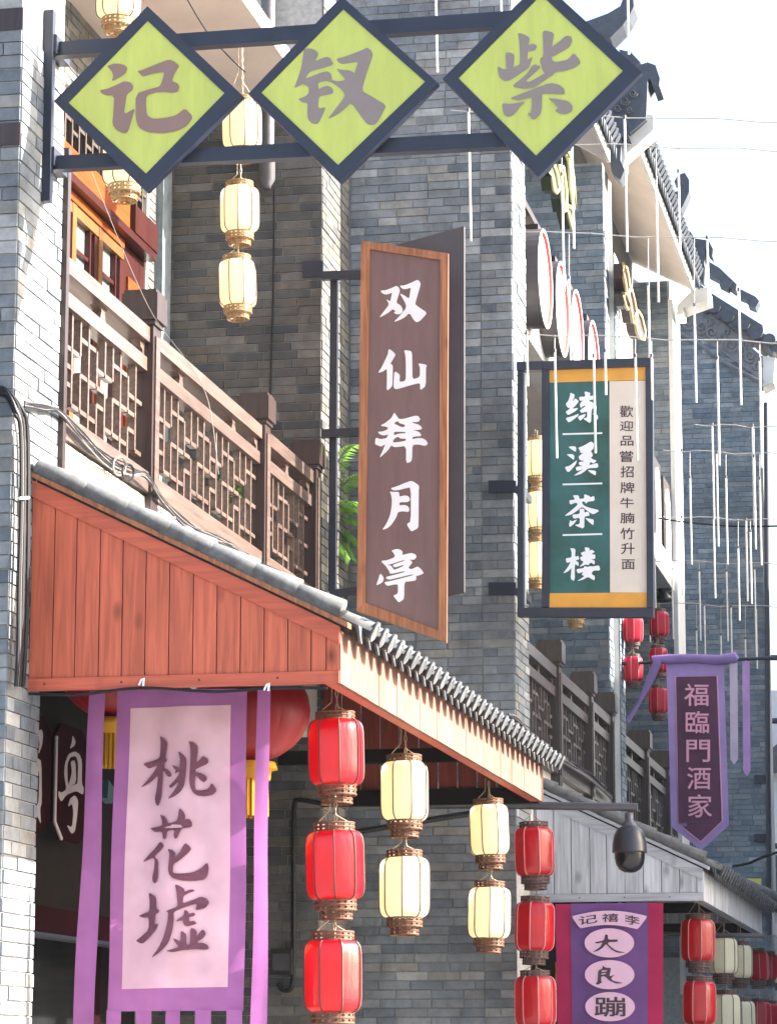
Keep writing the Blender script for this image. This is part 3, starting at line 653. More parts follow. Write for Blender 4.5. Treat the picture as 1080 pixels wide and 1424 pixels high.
railing('balcony_railing', 'greyish lattice railing under the green signboard', XR2, (4.22, 4.36, 5.02, 5.20), p2, YB1 + .04, YD0 - .02, M_WGREY, M_WGREYY, .24, 'balcony railings')
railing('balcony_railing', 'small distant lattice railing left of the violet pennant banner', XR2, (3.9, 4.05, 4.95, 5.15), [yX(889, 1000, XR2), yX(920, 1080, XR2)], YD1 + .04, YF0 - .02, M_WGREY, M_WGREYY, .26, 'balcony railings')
# half post against pillar
hp = MB().box(XR1 - .09, XP + .035, YP1 + .001, YP1 + .058, 4.9, 6.95).build('wall_post', M_WDARK); tag(hp, 'thin dark timber strip where the near railing meets the pillar', 'post')

# ================================================================== AWNINGS
def awning(name, label, yg, ye, xw, zw, xf, zt, zb, mplank, mtrim, mfascia, min_, gx, nverge, fw, pitch_row=.235, fbot=None):
    """gable at y=yg; roof from (xw,zw) at the wall to (xf,zt) at the eave; gx: x limits of gable planks"""
    th = thing(name, label, 'awning', ((xw + xf) / 2, (yg + ye) / 2, zb))
    S = lambda x: zw + (zt - zw) * (x - xw) / (xf - xw)
    sl = (zt - zw) / (xf - xw)
    # gable boards
    part(th, 'gable_backing', M_DARK, MB().prism([(xw, yg + .035, zb + .03), (xf - .02, yg + .035, zb + .03), (xf - .02, yg + .035, S(xf) - .03), (xw, yg + .035, S(xw) - .05)], (0, .02, 0)))
    for a, b in zip(gx[:-1], gx[1:]):
        part(th, 'gable_board', mplank, MB().prism([(a + .003, yg, zb + .07), (b - .003, yg, zb + .07), (b - .003, yg, S(b) - .075), (a + .003, yg, S(a) - .075)], (0, .032, 0)))
    tb = part(th, 'bottom_trim', mtrim, MB().box(gx[0], xf, yg - .015, yg + .03, zb, zb + .067))
    part(th, 'slope_trim', mtrim, MB().prism([(gx[0], yg - .012, S(gx[0]) - .105), (xf, yg - .012, S(xf) - .105), (xf, yg - .012, S(xf) - .01), (gx[0], yg - .012, S(gx[0]) - .01)], (0, .03, 0)))
    sc = MB()
    for k in range(4):
        x = gx[0] + .1 + k * (xf - gx[0]) / 4; sc.box(x - .005, x + .005, yg - .018, yg - .0155, zb + .03, zb + .04)
    part(tb, 'screw', M_BLACK, sc)
    part(th, 'verge_strip', M_WFRAME if mplank is M_REDW else M_GREYWT, MB().prism([(xw - .0, yg - .03, S(xw) + .005), (xf + .05, yg - .03, S(xf + .05) + .005), (xf + .05, yg - .03, S(xf + .05) + .035), (xw, yg - .03, S(xw) + .035)], (0, .1, 0)))
    part(th, 'roof_deck', M_WDARK, MB().prism([(xw, yg + .08, S(xw) - .03), (xf + .03, yg + .08, S(xf + .03) - .03), (xf + .03, yg + .08, S(xf + .03) + .03), (xw, yg + .08, S(xw) + .03)], (0, ye - yg - .08, 0)))
    # verge tiles: tubular, overlapping
    L = math.hypot(xf - xw + .1, (xf - xw + .1) * sl); d = Vector((xf - xw, 0, zt - zw)).normalized(); nrm = Vector((-d.z, 0, d.x))
    if nrm.z < 0: nrm = -nrm
    st = Vector((xw, yg - .005, zw)) + nrm * .062; Lv = math.hypot(xf - xw, zt - zw) - .07
    for k in range(nverge):
        a = st + d * (Lv * k / nverge); b = st + d * (Lv * (k + 1) / nverge + .05)
        part(th, 'verge_tile', M_TILE, MB().tube([a + nrm * .004, b + nrm * .022, b + nrm * .0222], [.048, .056, .03], 10))
    # cover tiles
    n = int((ye - yg) / pitch_row); nseg = 6
    half = MB()
    for j in range(9):
        pass
    ln = L / nseg + .03
    hv = []; seg = 8
    for (t, rr) in ((0, .050), (ln, .058), (ln + .0005, .042)):
        for k in range(seg + 1):
            q = math.pi * (k / seg) ; hv.append(d * t + Vector((0, 1, 0)) * (rr * math.cos(q)) + nrm * (rr * math.sin(q) + .012 * t / ln))
    hf = [(i * (seg + 1) + k, i * (seg + 1) + k + 1, (i + 1) * (seg + 1) + k + 1, (i + 1) * (seg + 1) + k) for i in range(2) for k in range(seg)]
    half.add(hv, [q[::-1] for q in hf], True)
    me = half.mesh('cover_tile', M_TILE)
    st2 = Vector((xw, 0, zw)) + nrm * .035
    for i in range(1, n + 1):
        for k in range(nseg - (0 if nseg else 0)):
            o = place('cover_tile', me, th); o.location = st2 + d * ((L + .02) * k / nseg) + Vector((0, yg + i * pitch_row - .06, 0))
    # pan tiles with pointed drip
    dm = MB().prism([(0, -.085, .03), (0, .085, .03), (0, .06, -.01), (0, .03, -.045), (0, 0, -.065), (0, -.03, -.045), (0, -.06, -.01)], (.014, 0, 0)).mesh('drip_tile', M_TILE)
    for i in range(n):
        o = place('drip_tile', dm, th); o.location = (xf + .085, yg + (i + .5) * pitch_row - .06 + pitch_row / 2 * 0 + .06, zt - .03)
    pan = MB().prism([(xw, yg + .1, S(xw) + .032), (xf + .09, yg + .1, S(xf + .09) + .032), (xf + .09, yg + .1, S(xf + .09) + .05), (xw, yg + .1, S(xw) + .05)], (0, ye - yg - .1, 0)); part(th, 'pan_tiles', M_TILE, pan)
    # eave roll : row of round tile ends
    rm = MB().tube([(0, 0, 0), tuple(-d * .012 + nrm * 0), tuple(-d * .0125), tuple(-d * .1)], [.06, .06, .05, .05], 10).mesh('tile_end', M_TILE)
    for i in range(1, n + 1):
        o = place('tile_end', rm, th); o.location = st2 + d * (L + .045) + Vector((0, yg + i * pitch_row - .06, 0)) + nrm * .02
    # fascia boards
    y = yg + .002; rnd = random.Random(5)
    while y < ye - .02:
        w = min(fw * rnd.uniform(.85, 1.15), ye - y); zz = zb if fbot is None else fbot
        part(th, 'fascia_board', mfascia, MB().box(xf - .022 + rnd.uniform(-.003, .003), xf + rnd.uniform(.0, .006), y + .002, y + w - .002, zz, zt - .03)); y += w
    part(th, 'fascia_rail', mtrim, MB().box(xf - .09, xf - .026, yg + .04, ye, zb - .0, zb + .06))
    # far gable seen from inside
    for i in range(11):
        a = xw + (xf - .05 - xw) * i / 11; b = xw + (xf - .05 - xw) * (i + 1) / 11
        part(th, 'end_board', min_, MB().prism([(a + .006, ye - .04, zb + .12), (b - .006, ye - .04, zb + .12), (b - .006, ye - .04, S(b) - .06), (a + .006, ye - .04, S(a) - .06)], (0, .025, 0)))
    part(th, 'end_beam', M_DARK, MB().box(xw, xf - .03, ye - .07, ye - .005, zb - .01, zb + .115))
    part(th, 'cross_beam', M_DARK, MB().box(xw, xf - .1, (yg + ye) / 2 + 2.2, (yg + ye) / 2 + 2.3, zb + .18, zb + .28))
    return th, S
YG1 = 15.6
cor = PY(472, 950, YG1)
pxs = [38, 73, 104, 137, 169, 201.5, 234.5, 268, 301, 334, 367, 400, 432.5, 453.5, 472]
gx = [PY(x, 900, YG1).x for x in pxs]; gx[0] = XP + .005; gx[-1] = cor.x
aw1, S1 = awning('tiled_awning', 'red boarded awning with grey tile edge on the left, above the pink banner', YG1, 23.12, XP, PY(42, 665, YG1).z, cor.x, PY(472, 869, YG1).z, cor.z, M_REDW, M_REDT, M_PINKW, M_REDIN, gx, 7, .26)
YG2 = 25.1
cor2 = PY(978, 1253, YG2)
pxs = [727, 746, 770, 794, 820, 843, 868, 894, 919, 944, 968, 978]
gx = [PY(x, 1200, YG2).x for x in pxs]; gx[-1] = cor2.x
zt2 = PY(978, 1207, YG2).z
aw2, S2 = awning('tiled_awning', 'grey weathered board awning at lower right behind the dome camera', YG2, 31.6, gx[0], PY(727, 1090, YG2).z, cor2.x, zt2, cor2.z, M_GREYW, M_GREYWT, M_GREYW, M_GREYW, gx, 7, .16)
aw3 = thing('tiled_awning', 'far end of a grey boarded awning at the lower right edge', 'awning', (-2.6, 34, 3))
c3 = cor2.x + .12
part(aw3, 'roof_deck', M_TILED, MB().prism([(XB, 31.75, cor2.z + .95), (c3 + .05, 31.75, zt2 - .02), (c3 + .05, 31.75, zt2 + .05), (XB, 31.75, cor2.z + 1.02)], (0, 8, 0)))
for i in range(30): part(aw3, 'fascia_board', M_GREYW, MB().box(c3 - .02, c3, 31.75 + i * .25, 31.745 + (i + 1) * .25, cor2.z, zt2 - .03))
for i in range(30): part(aw3, 'cover_tile', M_TILE, MB().tube([(c3 - 1.0, 31.9 + i * .25, zt2 + .58), (c3 + .14, 31.9 + i * .25, zt2 + .06), (c3 + .15, 31.9 + i * .25, zt2 + .055)], [.06, .066, .05], 8))
# wall below second awning : dark shop
s2 = thing('shop_entrance', 'dark doorway under the grey awning, right of the crimson banner', 'shop front', (-4, 28, 0))
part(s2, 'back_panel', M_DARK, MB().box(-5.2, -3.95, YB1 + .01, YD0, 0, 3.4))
part(s2, 'pier', B_COOL, MB().box(-5.2, -3.80, YD0 - .6, YD0 - .01, 0, 3.4))
part(s2, 'sign_board', M_AMBER, MB().box(-3.94, -3.88, 27.3, 30.1, 2.3, 2.55).box(-3.94, -3.88, 28.4, 30.1, 2.65, 2.95))
part(s2, 'cross_rail', M_GREYMETAL, MB().tube([PY(920, 1299, 27.2), PY(1062, 1302, 27.2)], .02, 8))

# ================================================================== SIGNS
# --- three diamond signs on a steel bracket
YS = 15.62
def onS(px, py, dy=0): return PY(px, py, YS + dy)
ds = thing('diamond_sign', 'row of three yellow green diamond panels with brush letters on a navy steel bracket', 'sign', PY(64, 215, YS))
part(ds, 'mounting_post', M_STEEL, MB().prism([onS(57, 14, .02), onS(74, 12, .02), onS(69, 278, .02), onS(53, 280, .02)], (0, .06, 0)))
for y0, y1 in ((63, 18), (221, 186)):
    part(ds, 'bracket_bar', M_STEEL, MB().prism([onS(58, y0 - 4, .082), onS(712, y1 - 4, .082), onS(712, y1 + 17, .082), onS(58, y0 + 15, .082)], (0, .07, 0)))
for c in ((56, 66), (52, 222)):
    p = onS(c[0], c[1], .1)
    part(ds, 'clamp', M_STEEL, MB().box(XP + .002, p.x + .12, p.y - .06, p.y + .2, p.z - .055, p.z + .055))
    part(ds, 'wall_plate', M_WDARK, MB().box(XP - .4, XP + .004, YP0 - .015, YP0 - .001, p.z - .06, p.z + .07))
    part(ds, 'tie_rod', M_STEEL, MB().tube([(XP - .02, YP0 - .01, p.z + .05), (p.x, p.y - .02, p.z - .06)], .008, 6))
dia = [([(75, 140), (205, 8), (337, 132), (203, 266)], [(95, 142), (205, 28), (312, 129), (203, 241)]),
       ([(345, 130), (475, -6), (609, 115), (472, 253)], [(363, 128), (477, 12), (591, 113), (470, 229)]),
       ([(615, 109), (752, -28), (892, 100), (748, 246)], [(637, 108), (752, -8), (866, 98), (745, 216)])]
ji = [[(593, 365), (640, 350), (690, 358), (710, 375), (700, 405), (665, 430), (622, 452), (630, 420), (622, 395)]]
ji2 = [[(553, 500), (600, 492), (660, 465), (690, 450), (725, 455), (742, 475), (738, 500), (705, 525), (697, 580), (690, 635), (752, 600), (735, 660), (712, 735), (690, 742), (650, 725), (625, 690), (632, 620), (635, 530), (590, 530), (565, 518)]]
ji3 = [[(763, 395), (800, 385), (870, 355), (940, 330), (965, 338), (1000, 365), (975, 400), (955, 450), (985, 460), (998, 480), (990, 510), (960, 516), (920, 510), (870, 512), (815, 530), (812, 590), (818, 640), (850, 660), (920, 655), (980, 640), (1030, 600), (1075, 650), (1040, 700), (980, 730), (900, 742), (820, 735), (770, 705), (755, 660), (755, 520), (840, 492), (890, 480), (905, 440), (915, 398), (850, 408), (795, 425), (780, 410)]]
chai = [[(160, 130), (210, 120), (260, 130), (300, 160), (308, 185), (275, 250), (330, 225), (390, 205), (425, 215), (458, 275), (440, 295), (350, 320), (240, 350), (205, 375), (180, 425), (240, 400), (340, 360), (400, 352), (430, 370), (442, 410), (443, 440), (500, 450), (550, 445), (575, 432), (540, 390), (480, 322), (530, 335), (600, 340), (640, 350), (668, 372), (685, 320), (705, 258), (640, 265), (570, 278), (530, 275), (505, 258), (485, 225), (560, 208), (650, 175), (740, 140), (795, 112), (835, 140), (852, 180), (840, 230), (800, 340), (740, 545), (810, 585), (990, 692), (950, 770), (900, 860), (870, 885), (830, 892), (790, 875), (740, 810), (635, 665), (570, 730), (500, 785), (395, 835), (470, 740), (540, 650), (572, 595), (560, 560), (510, 510), (440, 462), (380, 448), (320, 460), (305, 480), (310, 530), (350, 508), (400, 495), (440, 515), (460, 550), (450, 575), (400, 588), (330, 600), (312, 620), (303, 725), (385, 710), (350, 790), (310, 870), (285, 882), (240, 872), (205, 835), (195, 790), (200, 670), (150, 665), (120, 645), (105, 625), (160, 610), (210, 575), (212, 515), (190, 495), (150, 478), (110, 500), (62, 522), (100, 430), (135, 320), (150, 230), (158, 170)]]
zi = [[(50, 288), (85, 292), (102, 305), (95, 370), (85, 390), (55, 395)], [(118, 180), (152, 188), (187, 208), (178, 250), (172, 350), (130, 370), (132, 300), (128, 230)],
      [(170, 252), (205, 240), (228, 255), (215, 280), (170, 288)], [(5, 365), (45, 388), (130, 360), (205, 310), (190, 350), (180, 378), (130, 410), (80, 445), (45, 452), (15, 425)],
      [(258, 165), (322, 180), (312, 240), (306, 330), (330, 345), (400, 330), (430, 290), (472, 345), (440, 375), (380, 395), (330, 400), (300, 430), (260, 400), (240, 330), (262, 310), (260, 230)],
      [(302, 265), (350, 230), (385, 198), (415, 200), (423, 225), (405, 262), (360, 290), (302, 320)],
      [(205, 355), (250, 368), (220, 400), (160, 452), (185, 455), (290, 395), (330, 400), (280, 440), (215, 485), (150, 495), (85, 480), (130, 445), (170, 410)],
      [(75, 545), (140, 520), (215, 490), (300, 460), (350, 470), (378, 495), (382, 525), (330, 522), (260, 520), (180, 545), (130, 558), (95, 553)],
      [(195, 510), (255, 505), (252, 600), (245, 635), (205, 670), (172, 630), (192, 628), (198, 580)], [(30, 572), (80, 578), (165, 562), (130, 595), (95, 640), (65, 650), (40, 635)],
      [(285, 545), (340, 550), (400, 562), (425, 590), (420, 620), (385, 635), (350, 630), (325, 612), (345, 605), (320, 570)]]
for k, (ou, inn) in enumerate(dia):
    bx = part(ds, 'panel_box', M_STEEL, MB().prism([onS(*q, .012) for q in ou], (0, .06, 0)))
    O = [onS(*q) for q in ou]; I = [onS(*q) for q in inn]
    for i in range(4):
        j = (i + 1) % 4
        part(bx, 'frame_bar', M_STEEL, MB().prism([O[i], O[j], I[j], I[i]], (0, .012, 0)))
    part(bx, 'face_panel', M_YELLOW, MB().prism([onS(*q, .006) for q in inn], (0, .005, 0)))
    if k == 0: letter(bx, 'lettering', M_MAUVE, [ji, ji2, ji3], (0, 0), 4.0, lambda x, y: onS(x, y, .006), (0, -.002, 0))
    if k == 1: letter(bx, 'lettering', M_MAUVEG, [chai], (400, 50), 7.2, lambda x, y: onS(x, y, .006), (0, -.002, 0))
    if k == 2: letter(bx, 'lettering', M_MAUVEG, [[z] for z in zi], (690, 0), 4.0, lambda x, y: onS(x, y, .006), (0, -.002, 0), .0003)

# --- tall brown signboard
YW = 22.4
def onW(px, py, dy=0): return PY(px, py, YW + dy)
bs = thing('hanging_signboard', 'tall brown signboard with orange timber frame and five white brush letters', 'sign', onW(468, 820))
part(bs, 'rear_board', M_DARKP, MB().prism([onW(530, 346, .32), onW(645, 314, .32), onW(645, 823, .32), onW(530, 850, .32)], (0, .05, 0)))
out = [(502, 334), (623, 352), (621, 894), (496, 850)]; inn = [(514, 346), (612, 361), (610, 877), (507, 838)]
O = [onW(*q) for q in out]; I = [onW(*q) for q in inn]
pn = part(bs, 'panel', M_BROWNP, MB().prism([onW(*q, .022) for q in out], (0, .03, 0)))
for i in range(4):
    j = (i + 1) % 4
    part(bs, 'frame_board', M_WFRAME, MB().prism([O[i], O[j], I[j], I[i]], (0, .02, 0)))
part(bs, 'steel_post', M_STEEL, MB().prism([onW(459, 376, .45), onW(469, 376, .45), onW(466, 822, .45), onW(456, 822, .45)], (0, .06, 0)))
for a, b, c in (((446, 377), (505, 375), 11), ((446, 597), (503, 594), 11), ((458, 821), (500, 815), 10)):
    part(bs, 'bracket_arm', M_STEEL, MB().prism([onW(*a, .35), onW(*b, .35), onW(b[0], b[1] + c, .35), onW(a[0], a[1] + c, .35)], (0, .06, 0)))
part(bs, 'wall_plate', M_STEEL, MB().prism([PY(420, 363, YA0 - .02), PY(449, 362, YA0 - .02), PY(449, 384, YA0 - .02), PY(420, 385, YA0 - .02)], (0, .019, 0)))
fn = lambda x, y: onW(x, y, .022)
W5 = [
 ([[[(105, 288), (190, 282), (280, 250), (375, 205), (415, 240), (432, 285), (420, 330), (370, 490), (440, 530), (475, 590), (478, 640), (440, 680), (380, 685), (325, 658), (360, 635), (315, 595), (230, 665), (80, 745), (160, 640), (245, 530), (240, 490), (200, 430), (270, 468), (285, 400), (303, 320), (250, 345), (190, 355), (140, 335)]],
   [[(430, 205), (510, 200), (610, 160), (720, 108), (760, 130), (778, 180), (760, 250), (710, 420), (685, 515), (740, 560), (888, 660), (810, 750), (760, 800), (710, 818), (670, 790), (590, 660), (520, 730), (430, 780), (325, 815), (400, 740), (480, 650), (525, 590), (535, 540), (510, 470), (425, 330), (500, 365), (585, 425), (600, 320), (615, 240), (550, 260), (490, 265), (450, 240)]]], (520, 380), 12),
 ([[[(245, 120), (310, 160), (362, 215), (320, 290), (272, 370), (315, 395), (312, 520), (308, 720), (290, 760), (210, 828), (215, 600), (212, 450), (150, 500), (60, 525), (120, 440), (180, 320), (230, 210)]],
   [[(500, 140), (610, 155), (635, 190), (638, 400), (640, 632), (765, 592), (765, 430), (735, 360), (870, 385), (878, 410), (865, 440), (865, 740), (770, 815), (768, 690), (640, 720), (370, 800), (325, 770), (330, 640), (340, 490), (435, 550), (422, 675), (530, 655), (530, 400), (525, 240)]]], (520, 475), 12),
 ([[[(398, 100), (430, 150), (480, 215), (550, 210), (660, 180), (750, 155), (800, 165), (830, 210), (810, 255), (760, 265), (690, 262), (720, 285), (790, 300), (840, 330), (862, 370), (830, 392), (700, 400), (760, 408), (820, 435), (850, 480), (830, 500), (780, 502), (705, 510), (700, 550), (780, 530), (860, 530), (920, 560), (955, 610), (945, 645), (905, 662), (860, 650), (790, 638), (700, 645), (695, 880), (670, 930), (595, 950), (595, 660), (420, 685), (370, 670), (350, 650), (290, 740), (145, 868), (200, 750), (250, 630), (180, 675), (85, 640), (75, 610), (88, 520), (170, 550), (270, 530), (300, 470), (220, 490), (150, 465), (120, 425), (200, 420), (290, 385), (285, 345), (160, 325), (260, 270), (350, 195)],
    [(390, 285), (450, 245), (490, 285), (550, 300), (582, 320), (560, 348), (510, 345), (440, 310)], [(395, 425), (490, 425), (585, 430), (585, 450), (480, 455), (390, 485)], [(450, 505), (510, 540), (590, 540), (590, 575), (480, 595), (370, 605), (390, 550)]]], (515, 565), 12),
 ([[[(315, 255), (430, 220), (560, 165), (705, 112), (850, 205), (838, 320), (835, 960), (820, 1010), (710, 1068), (680, 1050), (610, 930), (690, 880), (690, 245), (600, 255), (480, 290), (380, 298), (330, 280)]],
   [[(295, 315), (350, 325), (450, 325), (475, 350), (475, 415), (570, 392), (630, 400), (670, 440), (672, 490), (620, 520), (480, 520), (475, 580), (570, 570), (630, 590), (665, 640), (655, 700), (600, 700), (540, 690), (450, 705), (420, 800), (330, 940), (250, 1010), (150, 1042), (230, 930), (300, 770), (330, 600), (335, 470), (320, 380)]]], (520, 660), 13.5),
 ([[[(370, 140), (430, 115), (490, 108), (545, 130), (570, 165), (560, 215), (640, 195), (720, 178), (790, 200), (815, 245), (780, 295), (730, 300), (690, 290), (745, 345), (700, 400), (670, 440), (710, 468), (750, 455), (830, 415), (890, 460), (945, 535), (890, 565), (800, 590), (815, 640), (780, 672), (700, 680), (600, 690), (595, 980), (560, 1020), (500, 1055), (460, 1010), (400, 930), (470, 905), (485, 870), (485, 735), (430, 735), (300, 762), (270, 740), (245, 695), (330, 680), (480, 645), (752, 572), (752, 552), (480, 618), (340, 650), (290, 640), (270, 605), (360, 580), (600, 520), (600, 498), (345, 553), (330, 500), (270, 410), (180, 320), (300, 305), (420, 260), (430, 220), (400, 170)],
    [(290, 392), (370, 375), (600, 298), (598, 318), (385, 390), (425, 438), (582, 388), (580, 410), (480, 455), (415, 480), (365, 402)]],
   [[(170, 540), (215, 580), (238, 630), (220, 690), (180, 720), (100, 755), (130, 670)]]], (515, 755), 12.7)]
for gset, org, sc in W5: letter(pn, 'lettering', M_WHITE, gset, org, sc, fn, (0, -.003, 0))

# --- green teahouse sign
YT = 23.55
def onT(px, py, dy=0): return PY(px, py, YT + dy)
ts = thing('hanging_signboard', 'green, cream and amber signboard in a black frame with white letters', 'sign', onT(728, 850))
part(ts, 'frame_bar', M_STEEL, MB().prism([onT(718, 503), onT(907, 497), onT(907, 509), onT(718, 515)], (0, .1, 0)))
part(ts, 'frame_bar', M_STEEL, MB().prism([onT(719, 845), onT(908, 846), onT(908, 858), onT(719, 857)], (0, .1, 0)))
part(ts, 'frame_bar', M_STEEL, MB().prism([onT(719, 516), onT(727, 516), onT(727, 844), onT(719, 844)], (0, .1, 0)))
part(ts, 'frame_bar', M_STEEL, MB().prism([onT(753, 513), onT(763, 513), onT(763, 844), onT(753, 844)], (0, .1, 0)))
part(ts, 'frame_bar', M_STEEL, MB().prism([onT(897, 510), onT(907, 510), onT(908, 845), onT(899, 845)], (0, .1, 0)))
part(ts, 'light_strip', M_TUBE, MB().tube([onT(730, 520, .05), onT(730, 842, .05)], .008, 6))
tp = part(ts, 'panel', M_GREEN, MB().prism([onT(763, 512, .03), onT(897, 509, .03), onT(899, 845, .03), onT(763, 845, .03)], (0, .03, 0)))
part(tp, 'cream_field', M_CREAM, MB().prism([onT(847, 530, .026), onT(897, 529, .026), onT(899, 824, .026), onT(848, 824, .026)], (0, .003, 0)))
part(tp, 'amber_band', M_AMBER, MB().prism([onT(763, 512, .024), onT(897, 509, .024), onT(897, 528, .024), onT(763, 532, .024)], (0, .005, 0)))
part(tp, 'amber_band', M_AMBER, MB().prism([onT(763, 825, .024), onT(899, 824, .024), onT(899, 845, .024), onT(763, 845, .024)], (0, .005, 0)))
for y in (602.5, 672.5, 743):
    part(tp, 'white_line', M_WHITE, MB().prism([onT(782, y, .0275), onT(837, y - 1.5, .0275), onT(837, y + .8, .0275), onT(782, y + 2.3, .0275)], (0, .002, 0)))
for y0 in (668, 810):
    part(ts, 'wall_plate', M_STEEL, MB().prism([PY(679, y0, YB0 - .03), PY(717, y0, YB0 - .03), PY(717, y0 + 17, YB0 - .03), PY(679, y0 + 17, YB0 - .03)], (0, .025, 0)))
    part(ts, 'bracket_arm', M_STEEL, MB().prism([onT(716, y0 + 8, .02), onT(727, y0 + 8, .02), onT(727, y0 + 18, .02), onT(716, y0 + 18, .02)], (0, .47, 0)))
fn = lambda x, y: onT(x, y, .03)
T4 = [
 ([[(308, 145), (400, 190), (340, 325), (400, 250), (470, 310), (400, 400), (340, 450), (465, 435), (400, 500), (265, 575), (215, 510), (310, 440), (255, 430), (218, 360), (270, 300), (300, 210)], [(215, 628), (330, 595), (480, 540), (440, 600), (280, 718)],
   [(570, 120), (685, 150), (670, 215), (775, 195), (780, 270), (690, 285), (650, 305), (720, 325), (790, 390), (800, 470), (720, 440), (705, 520), (695, 735), (540, 635), (620, 620), (625, 500), (515, 535), (480, 480), (600, 400), (560, 395), (500, 440), (485, 370), (520, 310), (570, 300), (480, 300), (470, 225), (590, 225)],
   [(440, 600), (600, 540), (580, 600), (490, 685)], [(720, 520), (830, 575), (825, 660), (770, 625)]], (770, 535)),
 ([[(270, 225), (310, 212), (400, 212), (420, 250), (410, 325)], [(230, 360), (350, 358), (385, 390), (375, 470), (320, 430)], [(200, 600), (290, 580), (370, 520), (440, 465), (400, 570), (265, 715)],
   [(455, 240), (570, 195), (700, 115), (755, 165), (740, 260), (690, 300), (720, 340), (730, 390), (690, 430), (740, 460), (805, 480), (740, 540), (690, 500), (660, 570), (820, 520), (835, 615), (640, 625), (570, 690), (490, 740), (365, 768), (430, 720), (500, 670), (560, 640), (425, 680), (405, 600), (550, 580), (480, 570), (460, 510), (580, 490), (480, 470), (460, 400), (560, 330), (505, 345), (475, 270)], [(620, 655), (790, 670), (785, 765), (690, 710)]], (770, 605)),
 ([[(285, 235), (400, 230), (350, 145), (465, 145), (475, 215), (570, 205), (565, 120), (680, 165), (670, 190), (755, 155), (765, 250), (640, 265), (600, 305), (570, 262), (520, 265), (550, 330), (640, 375), (865, 430), (740, 510), (640, 450), (530, 360), (430, 440), (330, 510), (190, 540), (300, 450), (420, 350), (460, 290), (430, 310), (420, 280), (300, 325)],
   [(480, 400), (570, 400), (570, 470), (650, 450), (672, 530), (570, 545), (570, 785), (380, 705), (485, 685), (485, 565), (365, 590), (340, 510), (485, 495)], [(305, 605), (335, 640), (440, 595), (380, 680), (300, 745), (280, 705)], [(580, 570), (690, 590), (750, 605), (740, 715), (660, 650)]], (770, 678)),
 ([[(300, 230), (405, 245), (395, 400), (460, 375), (475, 445), (400, 470), (465, 500), (460, 580), (390, 520), (392, 855), (310, 815), (330, 600), (270, 670), (165, 715), (240, 620), (320, 490), (240, 515), (218, 425), (330, 410), (330, 300)],
   [(570, 215), (670, 230), (665, 290), (700, 260), (770, 300), (700, 350), (775, 355), (775, 440), (690, 440), (770, 470), (760, 550), (690, 500), (645, 560), (600, 540), (470, 595), (560, 490), (500, 460), (490, 400), (545, 390), (495, 325), (585, 290), (600, 330)],
   [(570, 570), (640, 590), (680, 570), (720, 580), (850, 555), (870, 655), (740, 655), (700, 720), (770, 760), (760, 845), (700, 810), (640, 775), (540, 830), (430, 855), (520, 800), (570, 760), (515, 735), (555, 680), (450, 715), (415, 630), (560, 610)]], (770, 745))]
for gset, org in T4: letter(tp, 'lettering', M_WHITE, [[q] for q in gset], org, 13.5, fn, (0, -.003, 0), .0003)
fc = lambda x, y: onT(x, y, .026)
for ch, bxs in zip('歡迎品嘗招牌牛腩竹升面', ((861.6, 564, 880, 580.5), (861.6, 585, 880.5, 599.5), (862.6, 606, 880.5, 620), (861.6, 627, 880, 642.6), (862.6, 648, 881, 664), (862, 670.5, 882, 686), (862, 692, 881, 706.5), (862, 713, 882, 728), (862, 734, 882, 750), (863, 755, 882.5, 771), (864, 778, 882.5, 792))):
    font_letter(tp, 'lettering', M_INKD, ch, bxs, fc, (0, -.003, 0), .008)

# --- letter sign panels over the shop door
XS = -5.82
def onX(px, py, d=0): return PX(px, py, XS + d)
for px0, px1, lab in ((30, 70, 'maroon letter board under the awning, half hidden by the pillar'), (75, 122, 'maroon letter board with one silver letter beside the lilac ribbon')):
    a0, a1 = onX(px0, 1080).y, onX(px1, 1080).y; zt_, zb_ = onX(95, 1009).z, onX(95, 1170).z
    sgn = thing('letter_board', lab, 'sign', (XS, (a0 + a1) / 2, zb_), 'boards over the shop door')
    bd_ = part(sgn, 'board', M_MAROON, MB().prism([(XS, a0, zb_ + .1), (XS, a0 + .15, zb_), (XS, a1 - .15, zb_), (XS, a1, zb_ + .1), (XS, a1, zt_ - .1), (XS, a1 - .15, zt_), (XS, a0 + .15, zt_), (XS, a0, zt_ - .1)], (-.03, 0, 0)))
    if px0 == 75:
        part(sgn, 'silver_edge', M_SILVER, MB().tube([(XS + .01, a0, zt_ - .1), (XS + .01, a0, zb_ + .1), (XS + .01, a0 + .15, zb_)], .012, 6))
        letter(bd_, 'lettering', M_SILVER, [[[(305, 215), (328, 260), (320, 290), (285, 315), (300, 270)]], [[(275, 350), (320, 330), (355, 350), (372, 400), (370, 560), (385, 590), (380, 640), (330, 610), (260, 640), (225, 690), (205, 650), (205, 610), (225, 625), (262, 600), (245, 500), (250, 420)], [(268, 420), (290, 370), (330, 365), (345, 420), (340, 560), (310, 570), (280, 570), (270, 540)]],
            [[(290, 400), (325, 395), (330, 560), (275, 575), (300, 480)]], [[(270, 725), (285, 665), (320, 640), (345, 680), (335, 800), (320, 900), (295, 915), (260, 850), (300, 870), (310, 760), (300, 700)]]], (40, 980), 5.083, onX, (.004, 0, 0))
    else:
        letter(bd_, 'lettering', M_SILVER, [[[(40, 200), (62, 185), (90, 175), (98, 220), (90, 290), (62, 360), (75, 260)]], [[(40, 390), (60, 380), (85, 400), (88, 690), (75, 740), (82, 850), (60, 800), (45, 730), (65, 690), (70, 480), (40, 430)]]], (40, 980), 5.083, onX, (.004, 0, 0))
